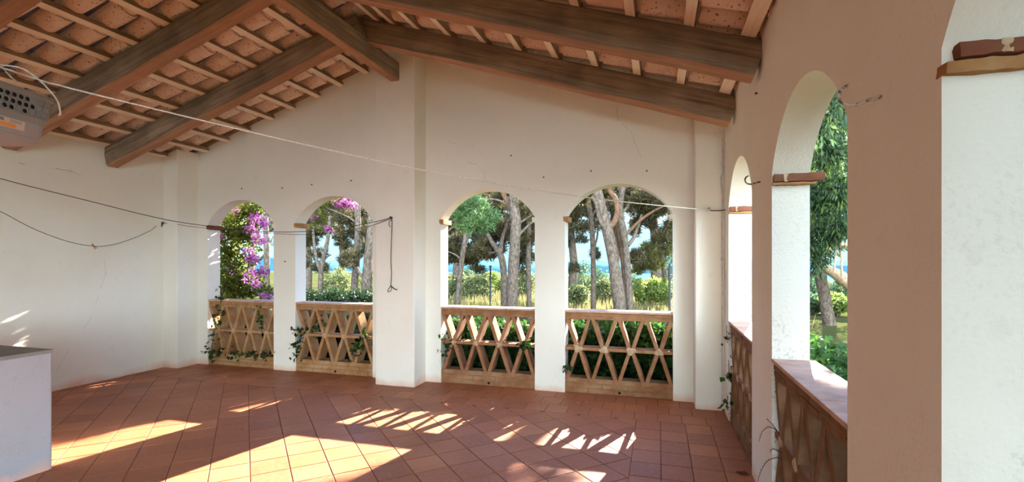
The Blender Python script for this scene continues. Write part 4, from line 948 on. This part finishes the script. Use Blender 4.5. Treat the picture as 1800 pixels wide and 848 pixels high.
for a in (('dark shrub behind the leaning tree on the left', 1428, 540, 26, 30, 24, 'shrub_dark', 2600), ('low green shrub beside the foot of the leaning tree', 1470, 556, 22, 9, 18.5, 'shrub_bright', 1600), ('low olive shrub left of the leaning tree', 1430, 558, 18, 10, 19, 'shrub_dark', 1500), ('green shrub far right behind the leaning tree', 1478, 520, 12, 16, 30, 'shrub_dark', 1200)):
    shrub(*a, group='shrubs on the lawn')

# ------------------------------------------------------------------ ivy and bougainvillea close to the building
def ivy_bank(label, x0, x1, y0, y1, z1, n, m='ivy', zlo=GZ):
    cx, cy = (x0+x1)/2, (y0+y1)/2; t = thing('ivy_bank', label, 'ivy', (cx, cy, GZ)); parts = []
    C = np.stack([rng.uniform(x0, x1, n), rng.uniform(y0, y1, n), np.zeros(n)], 1)
    top = np.array([z1*(0.86+0.22*mnoise.noise(Vector((c[0]*2.1, c[1]*2.1, 1.0)))) for c in C]); C[:, 2] = zlo+(top-zlo)*rng.random(n)**0.6
    d = unit(np.stack([rng.normal(size=n)*0.5, rng.normal(size=n)*0.5-0.25, np.full(n, 0.55)], 1)); V, F, T = leaves(C, d, 0.085, 0.036, 0.3, 0.6)
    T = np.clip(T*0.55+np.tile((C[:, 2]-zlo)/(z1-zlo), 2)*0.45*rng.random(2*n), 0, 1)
    link('foliage', mesh_np('foliage', V-np.array([cx, cy, GZ]), F, M[m], T), t)
    mb = MB()
    for k in range(16):
        x, y = random.uniform(x0, x1)-cx, random.uniform(y0, y1)-cy; mb.tube(arc3([(x, y, 0), (x+random.uniform(-.1, .1), y, 0.35), (x+random.uniform(-.2, .2), y+random.uniform(-.1, .1), (z1-GZ)*0.85)]), 0.008, 5)
    mb.build('stem', M['twig'], t)
ivy_bank('dense ivy bank behind the parapet next to the right corner', -1.15, 0.75, 6.02, 6.75, 0.84, 15000)
ivy_bank('sunlit ivy bank behind the parapet right of the middle pilaster', -2.85, -1.2, 6.05, 6.7, 0.76, 12000)
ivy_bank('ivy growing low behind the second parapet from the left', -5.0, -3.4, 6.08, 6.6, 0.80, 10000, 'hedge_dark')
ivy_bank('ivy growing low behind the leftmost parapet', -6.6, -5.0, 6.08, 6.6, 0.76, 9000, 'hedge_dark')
ivy_bank('dark ivy bank on the lawn side of the right arcade', 1.0, 2.0, 2.2, 8.5, 0.70, 9000)
ivy_bank('added tall dark hedge, out of view, that keeps sky light off the right arcade', 1.3, 2.6, -2.2, 2.1, 4.2, 17000, 'hedge_dark')  # invented hedge outside the view, blocks sky light from the arcade jambs
def ivy_sprig(label, pts, n, spread=0.05, ln=0.06, w=0.028):
    """leaves threaded along a stem that creeps over the bricks"""
    P = [Vector(p) for p in pts]; base = P[0]; t = thing('ivy_sprig', label, 'ivy', base); A = arc3(P, 8)
    mb = MB(); mb.tube([p-base for p in A], 0.0028, 5); mb.build('stem', M['twig'], t)
    C = np.array([A[i] for i in rng.integers(0, len(A), n)])+rng.normal(size=(n, 3))*np.array([spread, spread*0.35, spread])
    d = unit(rng.normal(size=(n, 3))+np.array([0, -0.9, -0.2])); V, F, T = leaves(C, d, ln, w, 0.3, 0.4); link('foliage', mesh_np('foliage', V-np.array(base), F, M['ivy'], T), t)
yi = D+0.0
ivy_sprig('ivy climbing the left end of the leftmost parapet', [on_y(u, v, yi) for u, v in ((372, 634), (374, 600), (383, 560), (388, 530), (390, 500))], 70)
ivy_sprig('ivy trailing along the foot of the leftmost parapet', [on_y(u, v, yi) for u, v in ((352, 618), (385, 620), (410, 622), (440, 622), (478, 626))], 75, 0.035)
ivy_sprig('small ivy shoot hanging at the right of the leftmost parapet', [on_y(u, v, yi) for u, v in ((455, 545), (460, 560), (464, 580))], 22, 0.03)
ivy_sprig('ivy climbing the left end of the second parapet', [on_y(u, v, yi) for u, v in ((522, 632), (520, 610), (526, 590), (532, 580))], 65, 0.05)
ivy_sprig('ivy twined in the middle of the second parapet', [on_y(u, v, yi+0.06) for u, v in ((545, 580), (556, 575), (562, 560), (550, 548))], 40, 0.045)
ivy_sprig('ivy hanging at the right of the second parapet', [on_y(u, v, yi+0.02) for u, v in ((622, 630), (630, 610), (640, 596), (646, 590))], 70, 0.05)
ivy_sprig('ivy shoot at the left end of the parapet right of the middle pilaster', [on_y(u, v, yi+0.03) for u, v in ((782, 628), (785, 610), (783, 595), (790, 590))], 45, 0.05)
ivy_sprig('ivy leaf cluster on the crossing of the parapet right of the middle pilaster', [on_y(u, v, yi-0.01) for u, v in ((918, 606), (924, 606), (930, 604))], 34, 0.035)
ivy_sprig('ivy shoot by the pier left of the corner parapet', [on_y(u, v, yi) for u, v in ((988, 650), (996, 648), (1004, 640))], 12, 0.02)
ivy_sprig('dark ivy shoot by the cable in the right corner', [Vector((R-0.03, 5.0, z)) for z in (0.93, 0.84, 0.78)], 9, 0.03, 0.07, 0.016)
ivy_sprig('ivy tuft on the far right parapet, at half height', [Vector((R-0.01, 5.02, z)) for z in (0.60, 0.52, 0.45, 0.4)], 16, 0.03)
ivy_sprig('ivy tuft at the foot of the far right parapet', [Vector((R-0.02, 5.03, z)) for z in (0.24, 0.18, 0.12)], 12, 0.03)
# dry twigs and a broken lump of mortar at the near right parapet
def twig(label, pts, side=()):
    P = [Vector(p) for p in pts]; base = P[0]; t = thing('dry_twig', label, 'twig', base); A = arc3([p-base for p in P], 6)
    mb = MB(); mb.tube(A, list(np.linspace(0.0030, 0.0012, len(A))), 5); mb.build('stem', M['twig'], t)
    for i in range(2, len(A)-1, 2):
        mb = MB(); q = A[i]; mb.tube([q, q+Vector((-0.004, 0.010*(-1)**i, 0.008))], [0.0013, 0.0008], 4); mb.build('bud', M['twig'], t)
xp = R-0.02
twig('upper dry twig bending out of the near right parapet', [on_x(u, v, xp-i*0.004) for i, (u, v) in enumerate(((1370, 765), (1362, 752), (1352, 741), (1348, 738)))])
twig('long dry twig curving down from the near right parapet', [on_x(u, v, xp-i*0.004) for i, (u, v) in enumerate(((1370, 762), (1360, 754), (1350, 752), (1340, 760), (1334, 777)))])
twig('dry twig lowest on the near right parapet', [on_x(u, v, xp-i*0.004) for i, (u, v) in enumerate(((1373, 806), (1362, 806), (1348, 812), (1338, 828), (1332, 846)))])
twig('short forked dry twig in the middle of the near right parapet', [on_x(u, v, xp-i*0.004) for i, (u, v) in enumerate(((1374, 797), (1366, 793), (1358, 790), (1353, 796)))])

def bougainvillea(label, clumps, flowers, base, stems):
    base = Vector(base); t = thing('bougainvillea', label, 'climbing plant', base); parts = []
    for (u, v, ru, rv, Y, n) in clumps:
        c = on_y(u, v, Y); k = depth_of(c)/FPX; C, dd = in_ellipsoid(c, (ru*k, 0.16, rv*k), n, 0.05); C[:, 1] = np.maximum(C[:, 1], D+TB+0.03)
        parts.append(leaves(C, dd, 0.062, 0.024, 0.5))
    V, F, T = join(parts); link('foliage', mesh_np('foliage', V-np.array(base), F, M['boug'], T), t); parts = []
    for (u, v, ru, rv, Y, n) in flowers:
        c = on_y(u, v, Y); k = depth_of(c)/FPX; C, dd = in_ellipsoid(c, (ru*k, 0.10, rv*k), n, 0.0); C[:, 1] = np.maximum(C[:, 1], D+TB+0.02)
        for j in range(2): parts.append(leaves(C+rng.normal(size=C.shape)*0.008, unit(rng.normal(size=C.shape)), 0.040, 0.020, 0.0, 0.9))
    V, F, T = join(parts); link('flowers', mesh_np('flowers', V-np.array(base), F, M['bract'], T), t)
    for s in stems:
        mb = MB(); mb.tube([p-base for p in arc3(s, 6)], 0.011, 6); mb.build('stem', M['twig'], t)
Yb = 6.15
bougainvillea('bougainvillea with magenta flowers filling the leftmost arch',
    [(408, 480, 26, 40, Yb, 1500), (400, 420, 22, 40, Yb, 1000), (425, 390, 34, 34, Yb, 1200), (440, 365, 34, 16, Yb, 700), (415, 510, 36, 18, Yb, 900), (445, 500, 22, 22, Yb+0.1, 450), (440, 430, 18, 40, Yb+0.1, 420), (470, 515, 14, 10, Yb, 160), (385, 520, 14, 24, Yb-0.06, 260), (392, 365, 20, 22, Yb, 300)],
    [(448, 385, 14, 10, Yb-0.1, 60), (462, 392, 10, 10, Yb-0.1, 50), (440, 405, 16, 10, Yb-0.1, 50), (455, 420, 14, 12, Yb-0.1, 60), (388, 418, 12, 9, Yb-0.16, 45), (418, 372, 12, 7, Yb-0.1, 30), (445, 455, 14, 12, Yb-0.1, 80), (460, 478, 12, 10, Yb-0.1, 60), (440, 485, 14, 16, Yb-0.1, 50), (450, 502, 12, 8, Yb-0.1, 40), (470, 520, 12, 7, Yb-0.1, 45), (476, 374, 6, 8, Yb-0.1, 20), (432, 440, 12, 10, Yb-0.1, 25), (410, 473, 10, 10, Yb-0.1, 14)],
    on_y(400, 660, Yb), [[on_y(u, v, Yb) for u, v in ((400, 690), (404, 600), (398, 500), (410, 420), (430, 370))], [on_y(u, v, Yb) for u, v in ((404, 640), (425, 540), (436, 470), (450, 400))]])
bougainvillea('bougainvillea spray with pink flowers hanging over the top of the second arch',
    [(585, 352, 34, 10, Yb, 300), (558, 372, 12, 16, Yb, 120), (562, 395, 7, 12, Yb, 60), (620, 348, 16, 8, Yb, 100)],
    [(600, 358, 22, 8, Yb-0.1, 110), (612, 350, 12, 8, Yb-0.1, 60), (620, 360, 9, 7, Yb-0.1, 40), (575, 404, 6, 5, Yb-0.1, 28), (551, 382, 5, 6, Yb-0.1, 14)],
    on_y(560, 330, Yb), [[on_y(u, v, 5.925) for u, v in ((503, 690), (500, 600), (498, 480), (500, 390), (512, 345))]+[on_y(u, v, Yb) for u, v in ((535, 335), (560, 345), (600, 350), (640, 345))], [on_y(u, v, Yb) for u, v in ((550, 350), (560, 380), (572, 402))]])

# dry grass beyond the parapets and on the lawn edge
n = 9000; C = np.stack([rng.uniform(-9, 4, n), rng.uniform(15, 24, n), np.zeros(n)], 1); C[:, 2] = [gz(c[0], c[1])-0.02 for c in C]
d = unit(np.stack([rng.normal(size=n)*0.25, rng.normal(size=n)*0.25, np.ones(n)], 1)); V, F, T = leaves(C, d, 0.42, 0.012, -0.2, 0.15)
o = link('grass', mesh_np('grass', V, F, M['drygrass'], T)); o['kind'] = 'stuff'; o['label'] = 'tall dry yellow grass under the pines beyond the parapets'; o['category'] = 'grass'

# bits blown in onto the tiles
PET = [((374, 657), 'bract', 'dark magenta petal on the floor in front of the leftmost parapet', 0.035), ((395, 665), 'sticker', 'pale petal on the floor below the left pier', 0.014), ((402, 670), 'sticker', 'white petal nearest the left pier foot', 0.018),
       ((1016, 709), 'sticker', 'white petal on the floor by the pier between the right gable arches', 0.016), ((1031, 708), 'sticker', 'tiny white petal close to the corner parapet', 0.014), ((866, 709), 'sticker', 'pale petal on the floor below the parapet right of the middle pilaster', 0.012),
       ((1304, 834), 'twig', 'dark dry leaf on the floor tiles beside the right arcade', 0.05), ((425, 756), 'twig', 'dark crumb on the tiles above the big sun patch', 0.016)]
for (u, v), m, lb, sz in PET:
    d = ray(u, v); p = d*(-H/d.z)+Vector((0, 0, H)); mb = MB(); n = 7; vs = []
    for k in range(n): a = 2*PI*k/n; q = sz*(0.6+0.4*math.cos(a)**2)*random.uniform(0.7, 1.1); vs.append((q*math.cos(a), q*0.8*math.sin(a), 0.002+0.25*sz*abs(math.sin(a*1.5))))
    vs.append((0, 0, 0.001)); mb.add(vs, [(k, (k+1) % n, n) for k in range(n)]); tag(mb.build('dry_leaf' if m == 'twig' else 'fallen_petal', M[m], loc=(p.x, p.y, 0.001)), lb, 'leaf' if m == 'twig' else 'petal')
